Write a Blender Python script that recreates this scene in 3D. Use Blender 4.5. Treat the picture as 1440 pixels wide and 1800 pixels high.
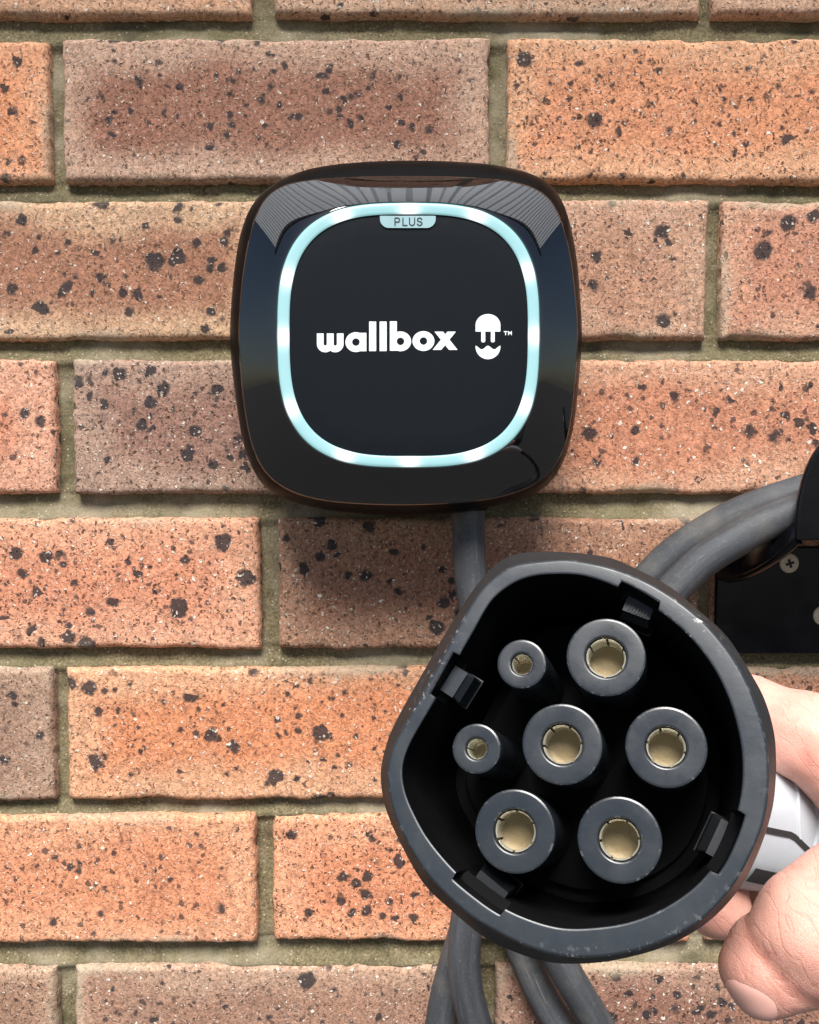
import bpy, math, random
import numpy as np
from mathutils import Vector, Matrix

# ------------------------------------------------------------------ camera, sky, sun, exposure
scene = bpy.context.scene
for o in list(bpy.data.objects):
    bpy.data.objects.remove(o)
COL = scene.collection

FPX = 1700.0                      # focal length in pixels of a 1440 px wide frame
PITCH = math.radians(3.0)         # looking slightly down
CAM = Vector((0.0, -0.532, 1.35))
cam_data = bpy.data.cameras.new('camera')
cam = bpy.data.objects.new('camera', cam_data)
COL.objects.link(cam)
cam.location = CAM
cam.rotation_euler = (math.radians(90) - PITCH, 0, 0)
cam_data.sensor_fit = 'HORIZONTAL'
cam_data.sensor_width = 36.0
cam_data.lens = 36.0 * FPX / 1440.0
cam_data.clip_start = 0.01
cam_data.clip_end = 500.0
scene.camera = cam

SUN_DIR = Vector((-0.07, -0.77, 1.0)).normalized()      # towards the sun: high, in front of the wall, a bit left
world = bpy.data.worlds.new('World')
scene.world = world
world.use_nodes = True
wn = world.node_tree.nodes
wl = world.node_tree.links
wn.clear()
sky = wn.new('ShaderNodeTexSky')
sky.sky_type = 'NISHITA'
sky.sun_disc = False
sky.sun_elevation = math.asin(SUN_DIR.z)
sky.sun_rotation = math.atan2(SUN_DIR.x, SUN_DIR.y)
bg = wn.new('ShaderNodeBackground')
bg.inputs['Strength'].default_value = 0.062
wo = wn.new('ShaderNodeOutputWorld')
wl.new(sky.outputs[0], bg.inputs[0])
wl.new(bg.outputs[0], wo.inputs[0])

sun_data = bpy.data.lights.new('sun', 'SUN')
sun_data.energy = 4.6
sun_data.angle = math.radians(27)
sun_data.color = (1.0, 0.965, 0.92)
sun = bpy.data.objects.new('sun', sun_data)
COL.objects.link(sun)
sun.location = (-2, -3, 6)
sun.rotation_euler = SUN_DIR.to_track_quat('Z', 'Y').to_euler()

scene.view_settings.view_transform = 'Standard'
scene.view_settings.look = 'None'
scene.view_settings.gamma = 1.0
scene.view_settings.use_curve_mapping = False
scene.view_settings.exposure = 0.60
scene.render.engine = 'CYCLES'
scene.cycles.max_bounces = 6
scene.cycles.diffuse_bounces = 2
scene.cycles.glossy_bounces = 3
scene.cycles.transmission_bounces = 3

# ------------------------------------------------------------------ measuring helpers
FWD = Vector((0, math.cos(PITCH), -math.sin(PITCH)))
RGT = Vector((1, 0, 0))
UPV = Vector((0, math.sin(PITCH), math.cos(PITCH)))

def ray(px, py):
    return FWD + RGT * ((px - 720.0) / FPX) + UPV * ((900.0 - py) / FPX)

def Pz(px, py, zc):                # point at distance zc along the view axis
    return CAM + ray(px, py) * zc

def Pw(px, py, depth=0.0):         # point on the plane standing depth metres in front of the brick faces
    d = ray(px, py)
    return CAM + d * ((-depth - CAM.y) / d.y)

# ------------------------------------------------------------------ mesh helpers
def mesh_obj(name, verts, faces, mat=None, parent=None, smooth=True, loc=None, sharp=None):
    me = bpy.data.meshes.new(name)
    if loc is not None:
        verts = [(v[0] - loc[0], v[1] - loc[1], v[2] - loc[2]) for v in verts]
    if isinstance(verts, np.ndarray):
        verts = verts.tolist()
    if isinstance(faces, np.ndarray):
        faces = faces.tolist()
    me.from_pydata(verts, [], faces)
    me.validate()
    if smooth:
        me.polygons.foreach_set('use_smooth', [True] * len(me.polygons))
        if sharp is not None:
            me.set_sharp_from_angle(angle=math.radians(sharp))
    o = bpy.data.objects.new(name, me)
    COL.objects.link(o)
    if mat:
        me.materials.append(mat)
    if loc is not None:
        o.location = loc
    if parent is not None:
        o.parent = parent
        o.matrix_parent_inverse = Matrix.Translation(parent.location).inverted()
    return o

def empty(name, loc):
    o = bpy.data.objects.new(name, None)
    o.empty_display_size = 0.02
    COL.objects.link(o)
    o.location = loc
    return o

def tag(o, label=None, category=None, group=None, kind=None):
    if label: o['label'] = label
    if category: o['category'] = category
    if group: o['group'] = group
    if kind: o['kind'] = kind
    return o

class MB:
    def __init__(s):
        s.v = []; s.f = []
    def add(s, verts, faces):
        b = len(s.v)
        s.v += [tuple(v) for v in verts]
        s.f += [tuple(i + b for i in f) for f in faces]
    def rings(s, rings, close_first=False, close_last=False, cyclic=True):
        n = len(rings[0]); b = len(s.v)
        for r in rings:
            s.v += [tuple(p) for p in r]
        m = n if cyclic else n - 1
        for i in range(len(rings) - 1):
            for j in range(m):
                k = (j + 1) % n
                s.f.append((b + i * n + j, b + i * n + k, b + (i + 1) * n + k, b + (i + 1) * n + j))
        if close_first:
            s.f.append(tuple(b + j for j in range(n)))
        if close_last:
            s.f.append(tuple(b + (len(rings) - 1) * n + j for j in reversed(range(n))))
    def box(s, c, ax, ay, az):     # centre and three half axes
        c = Vector(c)
        v = [c + ax * i + ay * j + az * k for i in (-1, 1) for j in (-1, 1) for k in (-1, 1)]
        s.add(v, [(0, 1, 3, 2), (4, 6, 7, 5), (0, 4, 5, 1), (2, 3, 7, 6), (0, 2, 6, 4), (1, 5, 7, 3)])
    def build(s, name, mat, parent=None, smooth=True, loc=None, sharp=35):
        return mesh_obj(name, s.v, s.f, mat, parent, smooth, loc, sharp)

def bevel(o, w, seg=2):
    m = o.modifiers.new('bevel', 'BEVEL')
    m.width = w; m.segments = seg; m.limit_method = 'ANGLE'
    m.angle_limit = math.radians(40)
    return o

def catmull(pts, per=12, closed=False):
    pts = [Vector(p) for p in pts]
    out = []
    n = len(pts)
    segs = n if closed else n - 1
    for i in range(segs):
        if closed:
            p0, p1, p2, p3 = pts[(i - 1) % n], pts[i], pts[(i + 1) % n], pts[(i + 2) % n]
        else:
            p0 = pts[max(i - 1, 0)]; p1 = pts[i]; p2 = pts[i + 1]; p3 = pts[min(i + 2, n - 1)]
        for k in range(per):
            t = k / per
            out.append(0.5 * ((2 * p1) + (p2 - p0) * t + (2 * p0 - 5 * p1 + 4 * p2 - p3) * t * t
                              + (3 * p1 - p0 - 3 * p2 + p3) * t ** 3))
    if not closed:
        out.append(pts[-1])
    return out

def frames(path):
    n = len(path)
    T = []
    for i in range(n):
        a = path[max(i - 1, 0)]; b = path[min(i + 1, n - 1)]
        T.append((b - a).normalized())
    up = Vector((0, -1, 0))
    if abs(T[0].dot(up)) > 0.95:
        up = Vector((0, 0, 1))
    N = [(up - T[0] * up.dot(T[0])).normalized()]
    for i in range(1, n):
        v = N[-1] - T[i] * N[-1].dot(T[i])
        N.append(v.normalized())
    return T, N, [T[i].cross(N[i]) for i in range(n)]

rng = np.random.default_rng(7)

def vnoise(x, y, seed=0):          # smooth 2-D value noise, numpy
    x = np.asarray(x, float); y = np.asarray(y, float)
    xi = np.floor(x).astype(np.int64); yi = np.floor(y).astype(np.int64)
    fx = x - xi; fy = y - yi
    fx = fx * fx * (3 - 2 * fx); fy = fy * fy * (3 - 2 * fy)
    def h(a, b):
        n = (a * 374761393 + b * 668265263 + seed * 974634777) & 0xffffffff
        n = ((n ^ (n >> 13)) * 1274126177) & 0xffffffff
        n = n ^ (n >> 16)
        return (n & 0xffff) / 65535.0
    return ((h(xi, yi) * (1 - fx) + h(xi + 1, yi) * fx) * (1 - fy)
            + (h(xi, yi + 1) * (1 - fx) + h(xi + 1, yi + 1) * fx) * fy) * 2 - 1

# ------------------------------------------------------------------ node helpers
def srgb(r, g, b):
    f = lambda c: (c / 255 / 12.92) if c / 255 <= 0.04045 else ((c / 255 + 0.055) / 1.055) ** 2.4
    return (f(r), f(g), f(b))

class NT:
    def __init__(s, name):
        s.mat = bpy.data.materials.new(name)
        s.mat.use_nodes = True
        s.t = s.mat.node_tree
        s.t.nodes.clear()
        s.out = s.t.nodes.new('ShaderNodeOutputMaterial')
        s.b = s.t.nodes.new('ShaderNodeBsdfPrincipled')
        s.t.links.new(s.b.outputs[0], s.out.inputs[0])
    def n(s, typ, **kw):
        nd = s.t.nodes.new('ShaderNode' + typ)
        for k, v in kw.items():
            setattr(nd, k, v)
        return nd
    def set(s, sock, v):
        if isinstance(v, bpy.types.NodeSocket):
            s.t.links.new(v, sock)
        elif isinstance(v, (tuple, list)) and len(v) == 3 and len(sock.default_value) == 4:
            sock.default_value = (*v, 1)
        else:
            sock.default_value = v
    def P(s, **kw):
        for k, v in kw.items():
            s.set(s.b.inputs[k.replace('_', ' ')], v)
        return s
    def math(s, op, a, b=0.0, c=0.0, clamp=False):
        nd = s.n('Math', operation=op, use_clamp=clamp)
        s.set(nd.inputs[0], a); s.set(nd.inputs[1], b); s.set(nd.inputs[2], c)
        return nd.outputs[0]
    def vmath(s, op, a, b=None, sc=None):
        nd = s.n('VectorMath', operation=op)
        s.set(nd.inputs[0], a)
        if b is not None: s.set(nd.inputs[1], b)
        if sc is not None: s.set(nd.inputs['Scale'], sc)
        return nd.outputs['Value'] if op in ('LENGTH', 'DOT_PRODUCT', 'DISTANCE') else nd.outputs[0]
    def mix(s, fac, a, b, mode='MIX'):
        nd = s.n('Mix', data_type='RGBA', blend_type=mode)
        s.set(nd.inputs['Factor'], fac)
        s.set(nd.inputs[6], a); s.set(nd.inputs[7], b)
        return nd.outputs[2]
    def noise(s, vec, scale, detail=4, rough=0.55, out='Fac', dist=0.0):
        nd = s.n('TexNoise')
        s.set(nd.inputs['Vector'], vec)
        nd.inputs['Scale'].default_value = scale
        nd.inputs['Detail'].default_value = detail
        nd.inputs['Roughness'].default_value = rough
        nd.inputs['Distortion'].default_value = dist
        return nd.outputs[out]
    def voronoi(s, vec, scale, rand=1.0, feature='F1'):
        nd = s.n('TexVoronoi', feature=feature)
        s.set(nd.inputs['Vector'], vec)
        nd.inputs['Scale'].default_value = scale
        nd.inputs['Randomness'].default_value = rand
        return nd
    def smooth(s, v, lo, hi, a=0.0, b=1.0):
        nd = s.n('MapRange', interpolation_type='SMOOTHSTEP')
        s.set(nd.inputs['Value'], v)
        s.set(nd.inputs['From Min'], lo); s.set(nd.inputs['From Max'], hi)
        s.set(nd.inputs['To Min'], a); s.set(nd.inputs['To Max'], b)
        return nd.outputs[0]
    def obj(s):
        return s.n('TexCoord').outputs['Object']
    def bump(s, h, strength, dist, normal=None):
        nd = s.n('Bump')
        nd.inputs['Strength'].default_value = strength
        nd.inputs['Distance'].default_value = dist
        s.set(nd.inputs['Height'], h)
        if normal is not None: s.set(nd.inputs['Normal'], normal)
        return nd.outputs[0]
    def attr(s, name, typ='GEOMETRY'):
        nd = s.n('Attribute', attribute_type=typ, attribute_name=name)
        return nd

# ------------------------------------------------------------------ materials
def mat_brick():
    m = NT('speckled_fired_clay')
    tc = m.n('TexCoord')
    oi = m.n('ObjectInfo')
    seed = m.vmath('SCALE', (3.1, 7.7, 5.3), sc=m.math('MULTIPLY', oi.outputs['Random'], 6.0))
    co = m.vmath('ADD', tc.outputs['Object'], seed)
    warp = m.vmath('SCALE', m.vmath('SUBTRACT', m.noise(co, 260, 3, out='Color'), (0.5, 0.5, 0.5)), sc=0.0052)
    cw = m.vmath('ADD', co, warp)
    base = oi.outputs['Color']
    edge = m.attr('edge_tint', 'OBJECT').outputs['Color']
    spots = m.attr('spots', 'OBJECT').outputs['Fac']
    # how far from the brick's arris, from its own generated box
    sx = m.n('SeparateXYZ'); m.set(sx.inputs[0], tc.outputs['Generated'])
    ex = m.math('MULTIPLY', m.math('MINIMUM', sx.outputs[0], m.math('SUBTRACT', 1.0, sx.outputs[0])), 3.0)
    ez = m.math('MINIMUM', sx.outputs[2], m.math('SUBTRACT', 1.0, sx.outputs[2]))
    e = m.math('MINIMUM', ex, ez)
    n1 = m.noise(co, 16, 3, 0.5)
    e2 = m.math('ADD', e, m.math('MULTIPLY', m.math('SUBTRACT', n1, 0.5), 0.55))
    body = m.smooth(e2, 0.06, 0.34)
    c = m.mix(body, edge, base)
    # mottling
    n2 = m.noise(co, 55, 5, 0.62)
    c = m.mix(m.smooth(n2, 0.35, 0.7, 0.0, 0.55), c, m.mix(1.0, c, (1.08, 1.0, 0.93), 'MULTIPLY'))
    n3 = m.noise(cw, 520, 4, 0.78)
    f3 = m.smooth(n3, 0.28, 0.72, 0.46, 1.42)
    cc = m.n('CombineColor'); [m.set(cc.inputs[i], f3) for i in range(3)]
    c = m.mix(1.0, c, cc.outputs[0], 'MULTIPLY')
    # pits: small dark torn marks, stretched upright by the wire cut
    st = m.vmath('MULTIPLY', cw, (1.0, 1.0, 0.6))
    vp = m.voronoi(st, 430)
    pr = m.n('SeparateColor'); m.set(pr.inputs[0], vp.outputs['Color'])
    pit = m.math('MULTIPLY', m.smooth(vp.outputs['Distance'], 0.17, 0.40, 1.0, 0.0), m.math('GREATER_THAN', pr.outputs[0], 0.70))
    vp2 = m.voronoi(m.vmath('MULTIPLY', cw, (0.8, 1.0, 0.95)), 800)
    pr2 = m.n('SeparateColor'); m.set(pr2.inputs[0], vp2.outputs['Color'])
    pit2 = m.math('MULTIPLY', m.smooth(vp2.outputs['Distance'], 0.2, 0.45, 1.0, 0.0), m.math('GREATER_THAN', pr2.outputs[0], 0.72))
    pits = m.math('MAXIMUM', pit, m.math('MULTIPLY', pit2, 0.8))
    own = m.n('TexWhiteNoise', noise_dimensions='1D'); m.set(own.inputs['W'], m.math('MULTIPLY', oi.outputs['Random'], 91.7))
    oc = m.n('SeparateColor'); m.set(oc.inputs[0], own.outputs['Color'])
    patch = m.math('ADD', m.smooth(m.noise(co, 13, 3), 0.35, 0.65, 0.65, 1.0), m.math('MULTIPLY', m.math('SUBTRACT', oc.outputs[0], 0.5), 0.5), clamp=True)
    pits = m.math('MULTIPLY', pits, patch)
    c = m.mix(m.math('MULTIPLY', pits, 0.80), c, (0.065, 0.030, 0.020))
    # iron spots: flat black slag blots, gathered in the body of the brick
    def blots(scale, thr, r0, r1):
        v = m.voronoi(cw, scale)
        r = m.n('SeparateColor'); m.set(r.inputs[0], v.outputs['Color'])
        gate = m.math('ADD', m.math('MULTIPLY', body, 0.62), m.math('MULTIPLY', m.smooth(m.noise(co, 22, 2), 0.38, 0.62), 0.5))
        gate = m.math('MULTIPLY', gate, spots)
        pick = m.math('LESS_THAN', m.math('MULTIPLY', r.outputs[0], thr), gate)
        rad = m.math('ADD', r0, m.math('MULTIPLY', m.math('MULTIPLY', r.outputs[1], r.outputs[1]), r1))
        d = m.math('SUBTRACT', v.outputs['Distance'], rad)
        return m.math('MULTIPLY', m.smooth(d, -0.10, 0.06, 1.0, 0.0), pick)
    bl = m.math('MAXIMUM', m.math('MAXIMUM', blots(78, 1.6, 0.14, 0.32), blots(120, 0.80, 0.13, 0.34)), m.math('MULTIPLY', blots(215, 1.25, 0.10, 0.32), 0.85))
    bl = m.math('MULTIPLY', bl, m.smooth(n3, 0.25, 0.42, 0.55, 1.0))
    c = m.mix(m.math('MULTIPLY', bl, 0.92), c, m.mix(n2, (0.014, 0.0125, 0.014), (0.055, 0.048, 0.052)))
    # pale grit
    vg = m.voronoi(cw, 270)
    rg = m.n('SeparateColor'); m.set(rg.inputs[0], vg.outputs['Color'])
    grad = m.math('ADD', 0.10, m.math('MULTIPLY', rg.outputs[1], 0.20))
    grit = m.math('MULTIPLY', m.smooth(m.math('SUBTRACT', vg.outputs['Distance'], grad), -0.05, 0.03, 1.0, 0.0),
                  m.math('GREATER_THAN', rg.outputs[0], 0.60))
    vg2 = m.voronoi(cw, 560)
    rg2 = m.n('SeparateColor'); m.set(rg2.inputs[0], vg2.outputs['Color'])
    grit2 = m.math('MULTIPLY', m.smooth(vg2.outputs['Distance'], 0.2, 0.36, 1.0, 0.0), m.math('GREATER_THAN', rg2.outputs[0], 0.78))
    g = m.math('MAXIMUM', grit, m.math('MULTIPLY', grit2, 0.7))
    g = m.math('MULTIPLY', g, m.math('ADD', 0.72, m.math('MULTIPLY', oc.outputs[1], 0.4)))
    c = m.mix(m.math('MULTIPLY', g, 0.85), c, (0.86, 0.78, 0.66))
    # thin smears of mortar left on the arrises
    sme = m.math('MULTIPLY', m.smooth(m.math('ADD', e, m.math('MULTIPLY', m.math('SUBTRACT', n2, 0.5), 0.16)), 0.02, 0.10, 1.0, 0.0), m.smooth(n1, 0.50, 0.66, 0.0, 0.75))
    c = m.mix(sme, c, m.mix(n3, srgb(150, 132, 108), srgb(206, 190, 166)))
    # burnt and drag-marked areas
    drag = m.noise(m.vmath('MULTIPLY', co, (9.0, 1.0, 1.4)), 22, 4, 0.6)
    c = m.mix(m.math('MULTIPLY', m.smooth(drag, 0.52, 0.72, 0.0, 0.65), oc.outputs[2]), c, m.mix(1.0, c, (0.62, 0.55, 0.55), 'MULTIPLY'))
    h = m.math('ADD', m.math('MULTIPLY', n3, 0.75), m.math('MULTIPLY', drag, 0.5))
    h = m.math('SUBTRACT', h, m.math('MULTIPLY', pits, 0.75))
    h = m.math('ADD', h, m.math('MULTIPLY', g, 0.55))
    
    m.P(Base_Color=c, Roughness=0.88, Normal=m.bump(h, 0.95, 0.0009))
    m.set(m.b.inputs['Specular IOR Level'], 0.25)
    return m.mat

def mat_mortar():
    m = NT('sandy_mortar')
    co = m.obj()
    n = m.noise(co, 700, 5, 0.7)
    n2 = m.noise(co, 30, 4, 0.6)
    c = m.mix(m.smooth(n, 0.3, 0.7), srgb(76, 67, 45), srgb(144, 130, 99))
    c = m.mix(m.smooth(n2, 0.35, 0.7, 0, 0.5), c, srgb(108, 104, 74))
    c = m.mix(m.smooth(m.noise(co, 11, 4, 0.65), 0.46, 0.66, 0, 0.65), c, srgb(172, 160, 138))
    c = m.mix(m.smooth(m.noise(co, 17, 5, 0.7), 0.52, 0.68, 0, 0.7), c, srgb(66, 62, 42))
    v = m.voronoi(co, 520)
    r = m.n('SeparateColor'); m.set(r.inputs[0], v.outputs['Color'])
    g = m.math('MULTIPLY', m.smooth(v.outputs['Distance'], 0.15, 0.35, 1, 0), m.math('GREATER_THAN', r.outputs[0], 0.85))
    c = m.mix(m.math('MULTIPLY', g, 0.6), c, srgb(205, 192, 165))
    h = m.math('ADD', m.math('MULTIPLY', n, 0.8), m.math('MULTIPLY', m.noise(co, 180, 3), 0.9))
    m.P(Base_Color=c, Roughness=0.95, Normal=m.bump(h, 0.9, 0.0011))
    return m.mat

def mat_gloss():
    m = NT('piano_black_plastic')
    co = m.obj()
    n = m.noise(co, 120, 4, 0.6)
    sm = m.noise(m.vmath('MULTIPLY', co, (1.0, 1.0, 2.5)), 38, 5, 0.7, dist=1.2)
    vd = m.voronoi(co, 260)
    rd_ = m.n('SeparateColor'); m.set(rd_.inputs[0], vd.outputs['Color'])
    speck = m.math('MULTIPLY', m.smooth(vd.outputs['Distance'], 0.02, 0.06, 1, 0), m.math('GREATER_THAN', rd_.outputs[0], 0.90))
    c = m.mix(m.math('MULTIPLY', speck, 0.35), (0.0025, 0.0025, 0.003), (0.4, 0.4, 0.4))
    rough = m.math('ADD', m.smooth(n, 0.4, 0.8, 0.015, 0.03), m.smooth(sm, 0.56, 0.70, 0.0, 0.10))
    m.P(Base_Color=c, Roughness=rough, IOR=1.92)
    return m.mat

def mat_plain(name, col, rough, bump=0.0, scale=600, metallic=0.0, spec=0.5, dist=0.0004, var=0.15):
    m = NT(name)
    co = m.obj()
    n = m.noise(co, scale, 4, 0.6)
    n2 = m.noise(co, scale / 12, 4, 0.6)
    c = m.mix(m.smooth(n2, 0.3, 0.75), tuple(x * (1 - var) for x in col), tuple(min(1, x * (1 + var)) for x in col))
    m.P(Base_Color=c, Roughness=m.smooth(n2, 0.25, 0.75, max(rough - 0.06, 0.02), min(rough + 0.08, 1)), Metallic=metallic)
    m.set(m.b.inputs['Specular IOR Level'], spec)
    if bump:
        m.P(Normal=m.bump(n, bump, dist))
    return m.mat

def mat_worn(name, col, rough, wearcol, spec=0.5):   # moulded black plastic with scuffed arrises
    m = NT(name)
    co = m.obj()
    n = m.noise(co, 900, 4, 0.6)
    n2 = m.noise(co, 90, 5, 0.65)
    w = m.attr('wear').outputs['Fac']
    k = m.math('MULTIPLY', w, m.smooth(m.noise(co, 650, 4, 0.7), 0.56, 0.64))
    dust = m.smooth(n2, 0.45, 0.8, 0.0, 0.16)
    c = m.mix(dust, col, tuple(x * 1.9 + 0.012 for x in col))
    c = m.mix(k, c, wearcol)
    vs = m.voronoi(co, 240)
    r = m.n('SeparateColor'); m.set(r.inputs[0], vs.outputs['Color'])
    fl = m.math('MULTIPLY', m.smooth(vs.outputs['Distance'], 0.03, 0.07, 1, 0), m.math('GREATER_THAN', r.outputs[0], 0.965))
    c = m.mix(m.math('MULTIPLY', fl, 0.5), c, (0.5, 0.5, 0.48))
    m.P(Base_Color=c, Roughness=m.smooth(n2, 0.25, 0.75, rough - 0.07, rough + 0.1), Normal=m.bump(n, 0.07, 0.0002))
    m.set(m.b.inputs['Specular IOR Level'], spec)
    return m.mat

def mat_cable():
    m = NT('dusty_rubber_cable')
    co = m.n('UVMap').outputs[0]
    s = m.n('SeparateXYZ'); m.set(s.inputs[0], co)
    cv = m.n('CombineXYZ'); m.set(cv.inputs[0], m.math('MULTIPLY', s.outputs[0], 6.0)); m.set(cv.inputs[1], m.math('MULTIPLY', s.outputs[1], 9.0))
    streak = m.noise(cv.outputs[0], 1.0, 5, 0.65)
    oc = m.obj()
    fine = m.noise(oc, 700, 5, 0.7)
    blot = m.noise(oc, 45, 4, 0.6)
    c = m.mix(m.smooth(streak, 0.40, 0.75, 0, 0.35), (0.042, 0.045, 0.051), (0.15, 0.16, 0.175))
    c = m.mix(m.smooth(blot, 0.45, 0.75, 0, 0.45), c, (0.16, 0.145, 0.125))
    c = m.mix(m.smooth(fine, 0.56, 0.74, 0, 0.35), c, (0.32, 0.31, 0.28))
    cv2 = m.n('CombineXYZ'); m.set(cv2.inputs[0], m.math('MULTIPLY', s.outputs[0], 34.0)); m.set(cv2.inputs[1], m.math('MULTIPLY', s.outputs[1], 22.0))
    scr = m.noise(cv2.outputs[0], 1.0, 4, 0.7, dist=0.5)
    c = m.mix(m.smooth(scr, 0.62, 0.70, 0, 0.35), c, (0.30, 0.30, 0.29))
    c = m.mix(m.smooth(scr, 0.40, 0.30, 0, 0.35), c, (0.02, 0.02, 0.022))
    m.P(Base_Color=c, Roughness=0.62, Normal=m.bump(m.math('ADD', fine, m.math('MULTIPLY', streak, 1.5)), 0.35, 0.0004))
    return m.mat

def mat_skin():
    m = NT('skin')
    co = m.obj()
    n = m.noise(co, 22, 4, 0.6)
    n2 = m.noise(co, 60, 4, 0.6)
    fine = m.voronoi(m.vmath('ADD', co, m.vmath('SCALE', m.noise(co, 300, 3, out='Color'), sc=0.002)), 1700, feature='DISTANCE_TO_EDGE').outputs['Distance']
    c = m.mix(m.smooth(n, 0.3, 0.7), (0.76, 0.38, 0.295), (0.82, 0.47, 0.375))
    c = m.mix(m.smooth(n2, 0.48, 0.72, 0, 0.6), c, (0.64, 0.27, 0.215))
    c = m.mix(m.smooth(m.noise(co, 340, 3, 0.7), 0.5, 0.75, 0, 0.35), c, (0.60, 0.30, 0.23))
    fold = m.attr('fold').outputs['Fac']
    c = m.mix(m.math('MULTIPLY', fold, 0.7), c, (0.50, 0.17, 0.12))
    rot = m.n('VectorRotate', rotation_type='Y_AXIS'); m.set(rot.inputs['Vector'], co); rot.inputs['Angle'].default_value = math.radians(35)
    lines = m.noise(m.vmath('MULTIPLY', rot.outputs[0], (5.0, 2.0, 0.9)), 150, 4, 0.65, dist=0.6)
    crz = m.smooth(m.math('ABSOLUTE', m.math('SUBTRACT', m.noise(m.vmath('MULTIPLY', rot.outputs[0], (2.6, 1.2, 0.7)), 85, 2, 0.5, dist=0.4), 0.5)), 0.0, 0.035)
    h = m.math('ADD', m.math('MULTIPLY', m.smooth(fine, 0.0, 0.12), 0.4), m.math('ADD', m.math('MULTIPLY', lines, 0.9), m.math('MULTIPLY', crz, 0.38)))
    c = m.mix(m.math('MULTIPLY', m.math('SUBTRACT', 1.0, crz), 0.22), c, (0.52, 0.20, 0.15))
    m.P(Base_Color=c, Roughness=m.smooth(n2, 0.3, 0.7, 0.42, 0.58), Normal=m.bump(h, 0.42, 0.0005))
    m.P(Subsurface_Weight=0.35, Subsurface_Radius=(1.0, 0.35, 0.2), Subsurface_Scale=0.004)
    return m.mat

def mat_led():
    m = NT('lit_led_diffuser')
    g = m.attr('glow').outputs['Fac']
    c = m.mix(g, srgb(168, 226, 229), (1.0, 1.0, 1.0))
    m.P(Base_Color=(0.16, 0.26, 0.28), Roughness=0.35, Emission_Color=c, Emission_Strength=m.smooth(g, 0, 1, 0.40, 0.80))
    return m.mat

M = dict(
    brick=mat_brick(), mortar=mat_mortar(), gloss=mat_gloss(), led=mat_led(), cable=mat_cable(), skin=mat_skin(),
    housing=mat_plain('satin_black_plastic', (0.008, 0.0078, 0.0076), 0.62, 0.15, 1500, spec=0.06),
    satin=mat_plain('polished_black_plastic', (0.004, 0.004, 0.0042), 0.32, 0.03, 1500, spec=0.04),
    panel=mat_plain('matte_charcoal_panel', (0.0048, 0.0068, 0.0100), 0.6, 0.05, 2500, var=0.06, spec=0.12),
    white=mat_plain('white_print', (0.80, 0.84, 0.86), 0.5, var=0.02),
    badge=mat_plain('pale_blue_badge', (0.30, 0.46, 0.49), 0.4, var=0.03),
    ink=mat_plain('dark_ink', (0.02, 0.03, 0.035), 0.5),
    shell=mat_worn('moulded_black_plastic', (0.014, 0.0138, 0.014), 0.5, (0.5, 0.5, 0.5), spec=0.35),  # darker than the rim: the side walls' shade is in the colour
    rim=mat_worn('sheen_lit_black_plastic', (0.019, 0.0235, 0.029), 0.34, (0.6, 0.6, 0.6)),  # front-face sky sheen put into a lighter, bluer base; scuffs are wear
    latch=mat_worn('dark_latch_plastic', (0.0065, 0.007, 0.008), 0.4, (0.4, 0.4, 0.4)),
    inside=mat_plain('dark_moulded_inside', (0.0045, 0.0045, 0.005), 0.6, spec=0.08),
    insul=mat_worn('grey_black_insulator', (0.0155, 0.019, 0.0235), 0.28, (0.4, 0.4, 0.4)),
    brass=mat_plain('highlit_brass', (0.95, 0.90, 0.76), 0.20, 0.1, 900, metallic=0.7),  # paled nearly to cream so sleeve tips carry their highlights in the colour
    brassfloor=mat_plain('shaded_brass', (0.135, 0.098, 0.043), 0.42, 0.2, 700, metallic=0.35),  # same brass darkened: the shade deep in the socket is in the colour
    grey=mat_plain('pale_grey_plastic', (0.56, 0.60, 0.64), 0.42, 0.05, 1200, var=0.04),
    darkgrey=mat_plain('dark_grey_rubber', (0.035, 0.034, 0.034), 0.6, 0.2, 900),
    blackpaint=mat_plain('black_painted_steel', (0.003, 0.003, 0.0042), 0.22, 0.04, 700, spec=0.3),
    zinc=mat_plain('dull_zinc_screw', (0.72, 0.60, 0.44), 0.5, 0.25, 900, metallic=0.1),
    recess=mat_plain('recess_shade', (0.02, 0.014, 0.008), 0.7),
    nail=mat_plain('finger_nail', (0.76, 0.42, 0.35), 0.30, var=0.05, scale=300),
)

# ------------------------------------------------------------------ brick wall
JOINT = 0.0076                     # how far the mortar lies behind the brick faces
wall = empty('brick_wall', Pw(720, 1800))
tag(wall, 'red-brown speckled brick wall with recessed sandy mortar joints behind everything', 'wall')

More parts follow.
